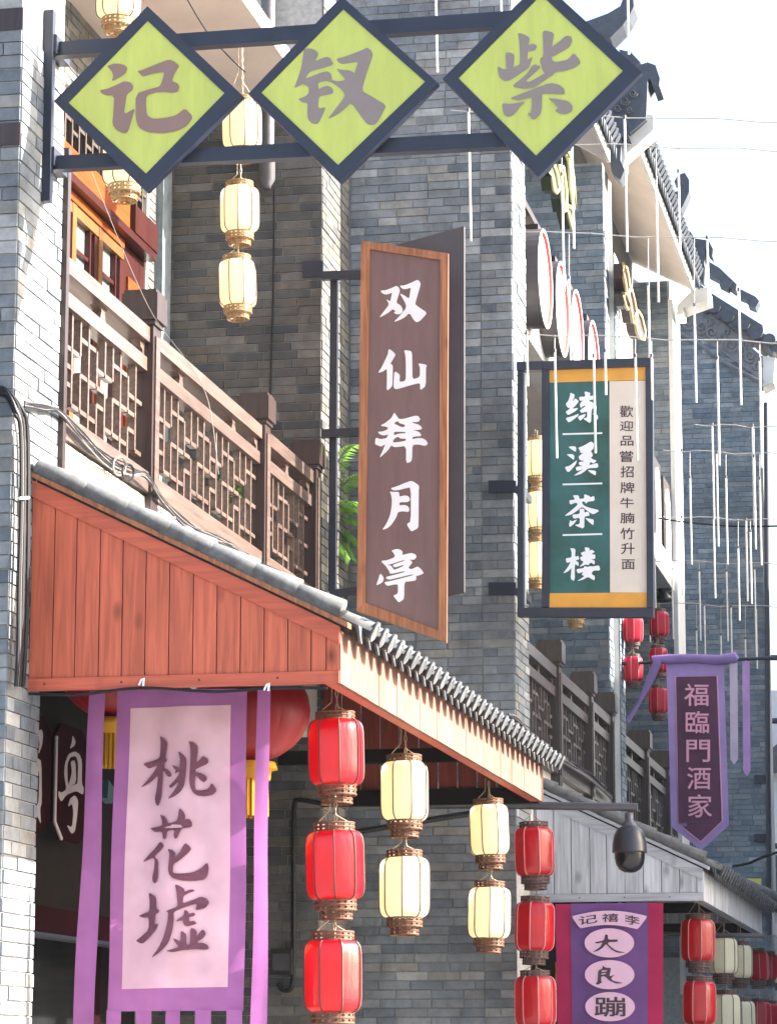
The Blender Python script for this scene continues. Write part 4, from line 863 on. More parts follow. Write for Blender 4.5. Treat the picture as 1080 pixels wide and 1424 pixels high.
tl_ = MB().prism([PX(141, 1085, -5.6), PX(151, 1100, -5.6), PX(146, 1118, -5.6), PX(139, 1110, -5.6)], (.05, 0, 0)).build('teal_plaque', M_TEAL); tag(tl_, 'small teal plaque in the dark doorway behind the purple banner', 'plaque')
tag(MB().prism([PY(1033, 1222, YE - .2), PY(1058, 1222, YE - .2), PY(1058, 1262, YE - .2), PY(1033, 1262, YE - .2)], (0, .04, 0)).build('notice_board', M_YSIGN), 'yellow notice board on the far wall behind the tiled eave', 'sign')

# ================================================================== BANNERS
def ripple(p, v, amp, ph, freq):
    return amp * (.3 + .7 * v) * math.sin(freq * p.x + ph + 1.7 * v) + .5 * amp * math.sin(4.3 * p.z + freq * .6 * p.x) + .22 * amp * math.sin(2.4 * freq * p.x + 2.2 * v + ph)
def sheet(poly_fn, cols, rows, Y, amp, ph=0.0, freq=9.0, off=0.0):
    """grid cloth: poly_fn(u,v)->pixel; gentle folds along u"""
    vs = []; fs = []
    for j in range(rows + 1):
        for i in range(cols + 1):
            u, v = i / cols, j / rows
            px, py = poly_fn(u, v); p = PY(px, py, Y)
            p.y += ripple(p, v, amp, ph, freq) + off
            vs.append(p)
    for j in range(rows):
        for i in range(cols):
            a = j * (cols + 1) + i; fs.append((a, a + 1, a + cols + 2, a + cols + 1))
    return MB().add(vs, [f[::-1] for f in fs], True)
def quad(tl, tr, br, bl):
    return lambda u, v: ((tl[0] * (1 - u) + tr[0] * u) * (1 - v) + (bl[0] * (1 - u) + br[0] * u) * v, (tl[1] * (1 - u) + tr[1] * u) * (1 - v) + (bl[1] * (1 - u) + br[1] * u) * v)
def fold(p, amp, freq, ph=0): return amp * math.sin(freq * p.x + ph) + .5 * amp * math.sin(4.3 * p.z + freq * .6 * p.x)
YN = 16.12
b1 = thing('cloth_banner', 'large purple cloth banner with pink field and three plum brush letters', 'banner', PY(250, 1400, YN))
part(b1, 'hanging_rod', M_WDARK, MB().tube([PY(60, 955, YN), PY(440, 950, YN)], .015, 8))
part(b1, 'purple_cloth', M_PURPLE, sheet(quad((162, 960), (343, 958), (338, 1406), (147, 1407)), 40, 26, YN, .028))
part(b1, 'pink_field', M_PINKC, sheet(quad((181, 985), (322, 981), (316, 1373), (168, 1376)), 40, 26, YN, .028, off=-.006))
for x0, x1 in ((147, 167), (188, 209), (230, 251), (272, 294), (316, 337)):
    part(b1, 'hem_strip', M_PURPLE, sheet(quad((x0, 1405), (x1, 1405), (x1 - 1, 1490), (x0 - 3, 1490)), 4, 6, YN, .028, off=.001))
part(b1, 'side_ribbon', M_PURPLE, sheet(quad((125, 962), (146, 961), (129, 1450), (98, 1450)), 6, 24, YN - .05, .035, 1.0, 14))
part(b1, 'side_ribbon', M_PURPLE, sheet(quad((357, 959), (375, 958), (373, 1450), (349, 1450)), 6, 24, YN - .05, .035, 2.0, 14))
def fnB(px, py):
    p = PY(px, py, YN); v = (py - 960) / 446
    p.y += ripple(p, v, .028, 0, 9.0) - .014
    return p
TAO = [[(325, 70), (370, 95), (413, 140), (405, 210), (390, 300), (408, 325), (400, 345), (380, 360), (372, 410), (420, 430), (462, 480), (455, 505), (425, 510), (395, 480), (362, 430), (358, 560), (348, 680), (340, 750), (310, 822), (285, 805), (270, 740), (290, 640), (305, 485), (230, 560), (110, 628), (180, 550), (260, 450), (300, 380), (205, 418), (180, 400), (140, 362), (230, 340), (325, 305), (335, 180), (335, 110)],
 [(535, 235), (590, 270), (628, 320), (622, 450), (600, 600), (560, 670), (490, 720), (410, 748), (470, 680), (520, 610), (540, 560), (455, 632), (425, 610), (480, 560), (535, 500), (550, 450), (490, 478), (510, 445), (480, 410), (462, 380), (520, 400), (550, 420), (555, 310)],
 [(650, 130), (700, 140), (745, 180), (748, 220), (730, 365), (780, 310), (800, 285), (850, 315), (860, 350), (840, 375), (770, 405), (720, 430), (718, 460), (770, 465), (830, 500), (842, 540), (805, 570), (770, 545), (720, 485), (710, 580), (715, 650), (780, 655), (850, 640), (890, 570), (945, 655), (900, 700), (820, 718), (740, 712), (690, 680), (660, 620), (652, 540), (660, 420), (670, 260), (668, 180)]]
HUA = [[(545, 70), (590, 110), (610, 155), (602, 195), (645, 188), (675, 220), (678, 265), (655, 280), (570, 290), (545, 350), (525, 395), (505, 405), (488, 380), (495, 305), (420, 318), (408, 390), (388, 412), (370, 395), (358, 325), (275, 328), (220, 287), (290, 275), (360, 258), (352, 190), (330, 140), (385, 160), (412, 200), (425, 238), (520, 215), (535, 150)],
 [(342, 428), (388, 475), (350, 530), (275, 595), (325, 630), (328, 800), (315, 865), (290, 885), (268, 865), (260, 820), (278, 730), (285, 630), (262, 605), (145, 658), (210, 580), (290, 500)],
 [(425, 510), (480, 525), (512, 560), (505, 605), (560, 540), (605, 445), (650, 475), (672, 510), (640, 555), (560, 630), (490, 678), (485, 770), (560, 778), (680, 765), (760, 725), (835, 650), (852, 710), (840, 790), (810, 838), (700, 855), (570, 852), (490, 830), (450, 790), (435, 730), (445, 600), (448, 560)]]
XU = [[(222, 130), (270, 155), (310, 190), (312, 305), (348, 325), (340, 348), (305, 360), (290, 485), (338, 460), (310, 530), (240, 610), (150, 685), (70, 648), (140, 600), (225, 530), (225, 395), (170, 402), (105, 382), (170, 355), (230, 335), (235, 230)],
 [(510, 45), (560, 60), (608, 95), (605, 125), (660, 98), (705, 98), (700, 118), (650, 135), (600, 165), (588, 250), (680, 215), (770, 172), (830, 190), (862, 235), (820, 298), (715, 322), (735, 245), (600, 295), (500, 340), (505, 420), (490, 540), (450, 670), (370, 760), (245, 840), (330, 740), (400, 600), (440, 440), (445, 345), (415, 335), (540, 285), (535, 200), (525, 110)],
 [(610, 312), (645, 335), (655, 360), (700, 345), (720, 370), (700, 385), (655, 395), (655, 440), (710, 435), (735, 465), (690, 480), (640, 495), (605, 480), (590, 430), (520, 445), (560, 405), (600, 380)],
 [(490, 620), (540, 640), (572, 665), (572, 535), (632, 580), (630, 690), (665, 688), (668, 510), (710, 520), (735, 550), (730, 605), (770, 545), (800, 525), (830, 575), (800, 620), (740, 655), (745, 670), (800, 668), (850, 695), (862, 730), (830, 745), (720, 738), (580, 750), (490, 772), (415, 760), (480, 740), (560, 715), (520, 670)]]
for gset, org in ((TAO, (180, 1015)), (HUA, (180, 1115)), (XU, (180, 1225))):
    letter(b1, 'lettering', M_INK, [[q] for q in gset], org, 7.714, fnB, (0, -.002, 0), .0002)

# violet pennant banner on its pole
YV = 31.4
b2 = thing('cloth_banner', 'violet pennant banner with plum field and five rose letters on a thin pole', 'banner', PY(970, 1180, YV))
part(b2, 'pole', M_STEEL, MB().tube([PY(864, 923, YV), PY(1076, 915, YV)], .018, 8))
def poly_cloth(name, m, pts, dy):
    P = [PY(a, b, YV + dy) for a, b in pts]
    return part(b2, name, m, MB().prism(P, (0, .004, 0)))
cl = sheet(quad((926, 918), (1006, 920), (1013, 1148), (933, 1150)), 12, 14, YV, .012, freq=7)
part(b2, 'violet_cloth', M_VIOLET, cl)
vt = MB().add([PY(933, 1150, YV), PY(1013, 1148, YV), PY(975, 1183, YV)], [(0, 2, 1)]); part(b2, 'cloth_point', M_VIOLET, vt)
part(b2, 'rolled_hem', M_VIOLET, MB().tube([PY(906, 916, YV), PY(930, 917, YV), PY(965, 916, YV), PY(1000, 918, YV), PY(1022, 914, YV), PY(1026, 917, YV)], [.03, .055, .05, .055, .06, .02], 10))
part(b2, 'plum_field', M_PLUM, sheet(quad((940, 942), (996, 941), (1003, 1142), (944, 1146)), 10, 12, YV, .012, freq=7, off=-.02))
part(b2, 'plum_point', M_PLUM, MB().add([PY(944, 1146, YV - .016), PY(1003, 1142, YV - .016), PY(974, 1170, YV - .016)], [(0, 2, 1)]))
part(b2, 'rose_edge', M_ROSE, MB().tube([PY(a, b, YV - .02) for a, b in ((939, 941), (997, 940), (1004, 1142), (974, 1171), (943, 1147))], .006, 5, closed=True))
part(b2, 'tie_ribbon', M_VIOLET, MB().tube([PY(915, 918, YV - .03), PY(906, 940, YV - .03), PY(890, 975, YV - .03), PY(872, 1004, YV - .03)], [.05, .05, .02, .03], 6))
part(b2, 'tail_ribbon', M_LILAC, sheet(lambda u, v: (1014 + 11 * u + 1 * v, 922 + (142 - 8 * abs(u - .5) * 2) * v), 4, 10, YV, .02))
part(b2, 'tail_ribbon', M_LILAC2, sheet(lambda u, v: (1032 + 10 * u + 1 * v, 920 + (160 - 8 * abs(u - .5) * 2) * v), 4, 10, YV, .02, 2))
for ch, bxs in zip('福臨門酒家', ((951, 951, 985, 982), (953, 989, 985.5, 1020), (954, 1029, 987, 1060), (955, 1067, 988, 1098), (956, 1105, 990, 1137))):
    font_letter(b2, 'lettering', M_ROSE, ch, bxs, lambda x, y: PY(x, y, YV - .075), (0, -.003, 0), .009)

# crimson and violet banner under the grey awning
YC = 25.05
b3 = thing('cloth_banner', 'crimson bordered violet banner with pink ovals under the grey awning', 'banner', PY(846, 1424, YC))
part(b3, 'crimson_cloth', M_CRIMSON, sheet(quad((772, 1258), (922, 1256), (921, 1500), (776, 1500)), 16, 12, YC, .008))
part(b3, 'violet_cloth', M_VIOLETB, sheet(quad((793, 1257), (901, 1256), (900, 1500), (796, 1500)), 12, 12, YC, .008, off=-.006))
fn3 = lambda x, y: PY(x, y, YC - .024)
arc = [(34 + (930 - 34) * t / 14, 165 - 66 * math.sin(math.pi * t / 14)) for t in range(15)] + [(815 - (815 - 135) * t / 14, 318 - 10 * t / 14 - 46 * math.sin(math.pi * t / 14)) for t in range(15)]
letter(b3, 'printed_fan', M_PINKP, [[arc]], (790, 1255), 8.425, fn3, (0, -.002, 0))
for cx, cy in ((480, 478), (483, 850), (488, 1226), (492, 1600)):
    letter(b3, 'printed_oval', M_PINKP, [[[(cx + 292 * math.cos(q / 28 * 2 * math.pi), cy + 172 * math.sin(q / 28 * 2 * math.pi)) for q in range(28)]]], (790, 1255), 8.425, fn3, (0, -.002, 0))
DA = [[(430, 375), (465, 385), (465, 440), (580, 437), (580, 465), (465, 470), (470, 500), (560, 570), (685, 592), (570, 595), (500, 550), (440, 490), (410, 530), (350, 570), (280, 590), (370, 530), (405, 470), (330, 487), (310, 470), (420, 450)]]
LIANG = [[(400, 740), (440, 770), (500, 770), (490, 830), (480, 870), (550, 850), (500, 890), (520, 920), (650, 950), (560, 955), (480, 920), (430, 870), (385, 870), (385, 935), (410, 930), (350, 970), (315, 960), (345, 930), (350, 800), (400, 780)], [(390, 800), (455, 795), (450, 812), (390, 820)], [(388, 835), (445, 828), (440, 845), (388, 852)]]
letter(b3, 'lettering', M_INKD, [DA], (790, 1255), 8.425, fn3, (0, -.006, 0)); letter(b3, 'lettering', M_INKD, [LIANG], (790, 1255), 8.425, fn3, (0, -.006, 0))
Q = lambda a, b, c, d: (790 + a / 8.425, 1255 + b / 8.425, 790 + c / 8.425, 1255 + d / 8.425)
font_letter(b3, 'lettering', M_INKD, '蹦', Q(305, 1110, 670, 1345), fn3, (0, -.006, 0), .012)
for ch, q, sh in (('记', (120, 155, 340, 258), -4), ('禧', (395, 133, 590, 232), 0), ('李', (660, 155, 835, 268), 4)): font_letter(b3, 'lettering', M_INKD, ch, Q(*q), fn3, (0, -.006, 0), .01, sh)

# ================================================================== LANTERNS
def lantern_body(n=8, R=1.0, H=1.2):
    prof = [(-1.0, .70), (-.985, .76), (-.95, .84), (-.89, .91), (-.80, .965), (-.62, .995), (-.3, 1.0), (0, 1.0), (.3, 1.0), (.62, .995), (.80, .965), (.89, .91), (.95, .84), (.985, .76), (1.0, .70)]
    body = MB(); ribs = MB(); sub = 4
    def rad(q, r):
        a = (q % (2 * math.pi / n)) - math.pi / n
        return r * (.62 * math.cos(math.pi / n) / math.cos(a) + .38)
    for p in range(n):
        vs = []; fs = []
        for (z, r) in prof:
            for k in range(sub + 1):
                q = 2 * math.pi * (p + k / sub) / n; rr = rad(q + (1e-6 if k == 0 else -1e-6 if k == sub else 0), r)
                vs.append((rr * math.cos(q), rr * math.sin(q), z * H))
        for i in range(len(prof) - 1):
            for k in range(sub): a = i * (sub + 1) + k; fs.append((a, a + 1, a + sub + 2, a + sub + 1))
        body.add(vs, fs, True)
        q = 2 * math.pi * p / n
        ribs.tube([(1.012 * rad(q + 1e-6, r) * math.cos(q), 1.012 * rad(q + 1e-6, r) * math.sin(q), z * H) for z, r in prof], .028, 5)
    return body, ribs
def filigree(r, z0, z1, n=18):
    mb = MB(); h = z1 - z0
    for z in (z0, (z0 + z1) / 2, z1):
        mb.tube([(r * math.cos(2 * math.pi * k / 24), r * math.sin(2 * math.pi * k / 24), z) for k in range(24)], .035, 5, closed=True)
    for a, b in ((z0, (z0 + z1) / 2), ((z0 + z1) / 2, z1)):
        for k in range(n):
            for sg in (0, 1):
                q0 = 2 * math.pi * (k + sg) / n; q1 = 2 * math.pi * (k + 1 - sg) / n
                mb.bar((r * math.cos(q0), r * math.sin(q0), a), (r * math.cos(q1), r * math.sin(q1), b), .03, .05)
    return mb
LB, LR = lantern_body(); FT, FB, FL = filigree(.71, 1.19, 1.46), filigree(.71, -1.55, -1.2), filigree(.56, -1.86, -1.55, 14)
LMESH = {}
def lmesh(kind, mb, m):
    k = kind + m.name
    if k not in LMESH: LMESH[k] = mb.mesh(kind, m)
    return LMESH[k]
inner = MB().lathe([(.66, 1.2), (.66, 1.0), (.1, 1.0)], 16)
def lantern(px, py, Y, wpx, label, mb_, mr_, mf, group, up=0, X=None, rot=None, squash=1.0, droop=0.0):
    """centre of the silk body at pixel, width in px; up: length of hanging cords in metres"""
    p = PY(px, py, Y) if X is None else PX(px, py, X)
    R = wpx * p.y / 4185.0 / 2
    o = thing('lantern', label, 'lantern', p, group); o.scale = (R, R, R * squash)
    o.rotation_euler = (random.uniform(-.03, .03), random.uniform(-.03, .03), random.uniform(0, .78) if rot is None else rot)
    b = place('silk_body', lmesh('silk_body', LB, mb_), o, True); place('rib', lmesh('rib', LR, mr_), b, True)
    place('top_ring', lmesh('top_ring', FT, mf), o, True); place('bottom_ring', lmesh('bottom_ring', FB, mf), o, True); place('lower_ring', lmesh('lower_ring', FL, mf), o, True)
    if up > 0:
        h = up / (R * squash); mb = MB()
        n = max(4, int(h / .22))
        for i in range(n):
            z = 1.4 + h * i / n; s = h / n * .62
            rr = .05; 
            if i % 2: mb.tube([(.07 + rr * math.cos(q * math.pi / 3), 0, z + s * math.sin(q * math.pi / 3)) for q in range(6)], .022, 4, closed=True)
            else: mb.tube([(.07, rr * math.cos(q * math.pi / 3), z + s * math.sin(q * math.pi / 3)) for q in range(6)], .022, 4, closed=True)
        mb.tube([(-.66, 0, 1.4), (-.12, .03, 1.4 + h * .45), (-.10, 0, 1.4 + h)], .02, 4)
        mb.tube([(.66, 0, 1.4), (.07, 0, 1.4 + h * .3)], .02, 4)
        place('hanging_chain', mb.mesh('hanging_chain', M_ROPE), o, True)
    return o
RED, CRM, PAL, PNK = (M_REDL, M_RIB, M_RATTAN), (M_CREAML, M_RIB, M_RATTAN), (M_PALEL, M_RIB, M_DKRATTAN), (M_PINKL, M_RIBP, M_DKRATTAN)
XL = -3.62
G1 = 'lanterns hung below the red awning'
lantern(467, 1047, 0, 80, 'red lantern at top of the string beside the pink banner', *RED, G1, .16, XL, .35)
lantern(465.5, 1204, 0, 83, 'red lantern in the middle of the string beside the pink banner', *RED, G1, .20, XL, .2)
lantern(462.5, 1358, 0, 86, 'red lantern at bottom of the string beside the pink banner', *RED, G1, .17, XL, .55)
lantern(562, 1101, 0, 71, 'upper cream lantern of the pair right of the large red ones', *CRM, G1, .2, XL, .5)
lantern(562, 1235, 0, 72, 'lower cream lantern of the pair right of the large red ones', *CRM, G1, .15, XL, .1)
lantern(680, 1155, 0, 60, 'upper cream lantern under the far corner of the red awning', *CRM, G1, .17, XL, .6)
lantern(680, 1270, 0, 60, 'lower cream lantern under the far corner of the red awning', *CRM, G1, .13, XL, .2)
YQ = 23.6
M_RED2 = (M_REDL, M_RIBP, M_DKRATTAN)
lantern(743, 1185, YQ, 57, 'red lantern at top of the string on the grey pole', *M_RED2, G1, .17, None, .4)
lantern(743, 1289, YQ, 57, 'red lantern in the middle of the string on the grey pole', *M_RED2, G1, .1, None, .7)
lantern(744, 1393, YQ, 58, 'red lantern at bottom of the string on the grey pole', *M_RED2, G1, .12, None, .3)
G2 = 'cream lanterns hung before the near balcony'
CG = (M_CREAML, M_RIB, M_GOLDF)
XU_ = -5.42
lantern(336, 175, 0, 60, 'cream lantern topmost on the string between the first two diamonds', *CG, G2, .5, XU_, .4)
lantern(333, 292, 0, 59, 'cream lantern in the middle of the string below the diamonds', *CG, G2, .17, XU_, .15)
lantern(330, 395, 0, 59, 'cream lantern at bottom of the string before the brick party wall', *CG, G2, .14, XU_, .6)
lantern(165, -8, 0, 68, 'cream lantern cut by the top edge above the leftmost diamond', *CG, G2, .4, XU_, .3)
lantern(174, 222, 0, 70, 'cream lantern mostly hidden behind the leftmost diamond', *CG, G2, .6, XU_, .5)
G3 = 'cream lanterns behind the green sign'
for py, l in ((638, 'cream lantern at top of the string left of the green panel'), (710, 'cream lantern in the middle of the string left of the green panel'), (780, 'cream lantern at bottom of the string left of the green panel')):
    lantern(746, py, 25.3, 34, l, *CG, G3, .08, None, None, 1.3)
lantern(800, 840, 25.3, 34, 'brown lantern base peeping out below the green sign', *CG, G3, .08, None, None, 1.1)
G4 = 'small red lanterns by the third balcony'
for px, py, l in ((880, 876, 'small red lantern under the green sign, upper left of its cluster'), (880, 931, 'small red lantern left of the violet banner pole'), (916, 868, 'small red lantern under the green sign, upper right of its cluster'), (915, 919, 'small red lantern crossed by the violet banner pole'), (915, 975, 'small red lantern touching the left edge of the violet banner')):
    lantern(px, py, 0, 28, l, *PNK, G4, .1, -3.66, None, 1.05)
G5 = 'lanterns under the grey awning'
XG = -2.5
RR = (M_REDL, M_RIBP, M_DKRATTAN)
lantern(970, 1308, 0, 48, 'red lantern under the corner of the grey awning', *RR, G5, .25, XG, .3)
lantern(972, 1395, 0, 49, 'red lantern hung below the grey awning corner one, cut by the bottom edge', *RR, G5, .1, XG, .5)
lantern(1005, 1330, 0, 41, 'pale green lantern just right of the upper red one at lower right', *PAL, G5, .2, XG, .2)
lantern(1009, 1409, 0, 42, 'pale green lantern just right of the lower red one at lower right', *PAL, G5, .1, XG, .6)
lantern(1028, 1338, 0, 38, 'farther pale green lantern in the upper row at lower right', *PAL, G5, .2, XG, .4)
lantern(1031, 1416, 0, 38, 'farther pale green lantern in the lower row at lower right', *PAL, G5, .1, XG, .1)
lantern(1052, 1344, 0, 33, 'deep pink lantern in the upper row at the right edge', *PNK, G5, .2, XG, .3)
lantern(1055, 1414, 0, 33, 'deep pink lantern in the lower row at the right edge', *PNK, G5, .1, XG, .7)
lantern(1067, 1345, 0, 29, 'second deep pink lantern in the upper row at the right edge', *PNK, G5, .2, XG, .5)
lantern(1070, 1414, 0, 29, 'second deep pink lantern in the lower row at the right edge', *PNK, G5, .1, XG, .2)
lantern(1084, 1350, 0, 29, 'pale lantern cut by the right edge of the picture', *PAL, G5, .2, XG, .2)
# big round lanterns in the doorway
def round_lantern(px, py, Y, r, label):
    p = PY(px, py, Y); o = thing('round_lantern', label, 'lantern', p, 'round red lanterns in the doorway')
    mb = MB()
    for k in range(16):
        vs = []; fs = []
        for i in range(13):
            a = -math.pi / 2 + math.pi * i / 12
            for j in range(4):
                q = 2 * math.pi * (k + j / 3) / 16; rr = r * math.cos(a) * (1 - .025 * (1 - abs(j / 3 - .5) * 2 if False else abs(j / 3 - .5) * 2))
                vs.append((p.x + rr * math.cos(q), p.y + rr * math.sin(q), p.z + r * .86 * math.sin(a)))
        for i in range(12):
            for j in range(3): a = i * 4 + j; fs.append((a, a + 1, a + 5, a + 4))
        mb.add(vs, fs, True)
    part(o, 'silk_body', M_REDD, mb)
    part(o, 'gold_collar', M_GOLD, MB().lathe([(.0, -.86 * r), (.42 * r, -.86 * r), (.46 * r, -.98 * r), (.36 * r, -.99 * r), (.34 * r, -1.15 * r), (0, -1.15 * r)], 24, p))
    tm = MB()
    for k in range(22):
        q = 2 * math.pi * k / 22; x, y = p.x + .27 * r * math.cos(q), p.y + .27 * r * math.sin(q)
        tm.tube([(x, y, p.z - 1.13 * r), (x + .005 * math.cos(q), y, p.z - 1.75 * r)], .032 * r * 1.3, 5)
    part(o, 'tassel', M_GOLD, tm)
    part(o, 'gold_top', M_GOLD, MB().lathe([(0, .98 * r), (.42 * r, .98 * r), (.42 * r, .84 * r), (0, .82 * r)], 20, p))
    part(o, 'hanging_cord', M_CABLE, MB().tube([p + Vector((0, 0, .9 * r)), p + Vector((0, 0, .9 * r + .25))], .008, 5))
round_lantern(348, 988, 16.9, .36, 'big round red lantern with gold tassel behind the right ribbon')
round_lantern(158, 935, 17.6, .34, 'big round red lantern half hidden behind the left ribbon')

# ================================================================== ROUND DISCS, OUTLINED LETTERS
c0 = PX(757, 388, -3.70)
for k, (px, l) in enumerate(((757, 'nearest and largest white disc with red rim above the green sign'), (781, 'second white disc from the left above the green sign'), (802, 'third white disc from the left above the green sign'), (825, 'smallest and farthest white disc above the green sign'))):
    yy = PX(px, 400 + k * 38, -3.70).y
    d = thing('round_sign', l, 'sign', (-3.8, yy, c0.z), 'row of white discs'); r = .45
    def cyl(x0, x1, r0, r1):
        vs = []; n = 40
        for x, rr in ((x0, r0), (x1, r1)):
            vs += [(x, yy + rr * math.cos(2 * math.pi * q / n), c0.z + rr * math.sin(2 * math.pi * q / n)) for q in range(n)]
        return MB().add(vs, [(q, q + n, (q + 1) % n + n, (q + 1) % n) for q in range(n)] + [tuple(range(n, 2 * n))[::-1]], False)
    part(d, 'drum', M_DARKP, cyl(-3.88, -3.80, r, r)); n = 40
    ring = lambda x, rr: [(x, yy + rr * math.cos(2 * math.pi * q / n), c0.z + rr * math.sin(2 * math.pi * q / n)) for q in range(n)]
    band = lambda A, B: MB().add(A + B, [(q, (q + 1) % n, (q + 1) % n + n, q + n) for q in range(n)])
    part(d, 'drum_side', M_DARKP, band(ring(-3.80, r), ring(-3.69, r))); part(d, 'rim', M_WHITE, band(ring(-3.69, r), ring(-3.69, r * .93)))
    part(d, 'inner_rim', M_DISCR, band(ring(-3.69, r * .93), ring(-3.718, r * .90))); part(d, 'face', M_WHITE, cyl(-3.799, -3.718, r * .90, r * .90))
    part(d, 'stand', M_WDARK, MB().box(-3.93, -3.86, yy + r + .03, yy + r + .14, e0.z, c0.z + r + .05).box(-3.95, -3.82, yy + r - .01, yy + r + .18, c0.z + r + .05, c0.z + r + .2))
def outline_sign(name, label, X, strokes, me_, mf_, r):
    p0 = PX(*strokes[0][0], X); o = thing(name, label, 'sign', p0)
    for st in strokes:
        P = [PX(a, b, X) for a, b in st]
        q = part(o, 'letter', mf_, MB().prism(P, (-.10, 0, 0)))
        part(q, 'edge_tube', me_, MB().tube([p + Vector((.01, 0, 0)) for p in P], r, 6, closed=True))
outline_sign('outlined_letters', 'yellow edged script letters on the wall under the rightmost diamond', -3.72,
    [[(762, 236), (766, 244), (768, 264), (772, 268), (776, 262), (772, 240), (768, 228)], [(775, 230), (779, 252), (780, 276), (783, 294), (786, 290), (785, 262), (781, 232)],
     [(784, 214), (789, 224), (791, 262), (796, 290), (798, 286), (795, 246), (790, 212)], [(786, 284), (789, 300), (793, 318), (796, 312), (794, 290)]], M_NEON, M_NEOND, .018)
outline_sign('outlined_letters', 'gold edged dark letters hung below the beige eave', -3.66,
    [[(865, 366), (866, 386), (869, 404), (872, 410), (874, 400), (871, 382), (869, 372)], [(866, 408), (868, 425), (871, 430), (873, 424), (870, 410)], [(872, 406), (875, 430), (878, 448), (882, 450), (884, 440), (880, 418), (876, 402)], [(880, 440), (884, 462), (888, 470), (894, 472), (895, 460), (890, 440), (885, 432)]], M_GOLDE, M_WDARK, .02)

# ================================================================== CAMERA POLE, PIPES, CABLES
cp = thing('dome_camera', 'dark dome security camera hanging from a long grey pole', 'security camera', PY(874, 1130, YQ))
part(cp, 'pole', M_GREYMETAL, MB().tube([PY(470, 1116, YQ), PY(886, 1123, YQ)], .033, 14))
part(cp, 'strut', M_BLACK, MB().tube([PY(490, 1158, YQ + .1), PY(655, 1131, YQ + .1)], .025, 8))
dc = PY(875, 1178, YQ)
part(cp, 'mount', M_GREYMETAL, MB().lathe([(.035, .27), (.035, .2), (.055, .19), (.06, .16), (.075, .155)], 18, dc))
part(cp, 'housing', mat('dark_grey_housing', (.018, .019, .026), .35, .15, 8, .02), MB().lathe([(0, .165), (.06, .165), (.10, .14), (.125, .09), (.138, .02), (.14, -.035), (.142, -.045), (.125, -.05)], 28, dc))
part(cp, 'dome', M_BLACK, MB().lathe([(.122, -.05), (.122, -.09), (.112, -.14), (.085, -.18), (.045, -.203), (0, -.208)], 28, dc)).active_material = mat('glossy_black_dome', (.006, .006, .009), .18, .1, 4, 0, spec=.5)
# rain pipe in front of wall A
rp_ = thing('rain_pipe', 'grey stepped drain pipe beside the cream lantern string', 'pipe', PY(371, 262, YA0 - .12))
pc = PY(371, 240, YA0 - .12)
part(rp_, 'pipe', M_CAST, MB().lathe([(.06, 1.6), (.06, .2)], 16, pc))
part(rp_, 'hopper', M_CAST, MB().lathe([(.05, 1.14), (.085, 1.12), (.10, 1.05), (.11, .98), (.08, .93), (.075, .86), (.10, .84), (.11, .74), (.10, .66), (.06, .62)], 18, pc))
part(rp_, 'collar', M_CAST, MB().lathe([(.06, .22), (.075, .2), (.075, .16), (.065, .155), (.075, .15), (.075, .10), (.07, .09), (.07, -.06), (.04, -.11), (.035, -.14), (0, -.14)], 18, pc))
def cable(name, label, pts, r, m, cat='cable', seg=6):
    # smooth through points
    P = [Vector(p) for p in pts]; out = []
    for i in range(len(P) - 1):
        p0 = P[max(i - 1, 0)]; p1 = P[i]; p2 = P[i + 1]; p3 = P[min(i + 2, len(P) - 1)]
        for k in range(6):
            t = k / 6; out.append(.5 * ((2 * p1) + (p2 - p0) * t + (2 * p0 - 5 * p1 + 4 * p2 - p3) * t * t + (3 * p1 - p0 - 3 * p2 + p3) * t ** 3))
    out.append(P[-1]); return MB().tube(out, r, seg)
def one(name, label, pts, r, m, cat='cable'):
    o = cable(name, label, pts, r, m).build(name, m); return tag(o, label, cat)
one('wall_cable', 'thin dark cable running down the brick party wall below the pipe', [PY(381, 262, YA0 - .03), PY(380, 400, YA0 - .03), PY(376, 540, YA0 - .03), PY(375, 640, YA0 - .03)], .008, M_CABLE)
bun = thing('cable_bundle', 'thick bundle of black cables strapped down the near pillar', 'cable', (XP + .06, 15.5, 3.7))
for k in range(13):
    dx = random.uniform(-8, 7); dy = random.uniform(-.05, .03)
    pts = [PY(-15, 538 + k, 15.2), PY(8 + dx * .3, 540 + k, 15.2), PX(26 + dx, 565 + k, XP + .05), PX(34 + dx, 600, XP + .06), PX(35 + dx, 700, XP + .06), PX(33 + dx * 1.2, 820, XP + .06), PX(31 + dx, 900, XP + .06), PX(28 + dx, 955, XP + .05)]
    part(bun, 'cable', M_CABLE if k != 3 else M_GCABLE, cable('', '', pts, .009, None))
part(bun, 'strap', M_WHITE, MB().tube([PX(27, 693, XP + .09), PX(40, 692, XP + .09)], .008, 5))
drp = thing('cable_bundle', 'tangled grey and black cables drooping along the near balcony base', 'cable', (-5.15, 19, 5.2))
XC_ = XR1 + .11
for k in range(11):
    j = lambda a: random.uniform(-a, a)
    pts = [PX(34, 562 + j(4), XP + .05), PX(62, 566 + j(4), XP + .05), PX(84, 574 + j(4), XC_), PX(120, 612 + j(7), XC_), PX(150, 640 + j(9), XC_), PX(180, 654 + j(7), XC_), PX(204, 662 + j(5), XC_ + .04), PX(228, 700 + j(7), XC_), PX(262, 733 + j(8), XC_), PX(296, 748 + j(6), XC_), PX(330, 768 + j(8), XC_), PX(368, 790 + j(6), XC_), PX(390, 800 + j(6), XC_)]
    part(drp, 'cable', M_GCABLE if k % 6 == 0 else M_CABLE, cable('', '', pts, .0045, None))
part(drp, 'loop', M_GCABLE, MB().tube([PX(166 + 9 * math.cos(q / 16 * 2 * math.pi), 648 + 13 * math.sin(q / 16 * 2 * math.pi), XC_ + .02) for q in range(16)], .007, 5, closed=True))
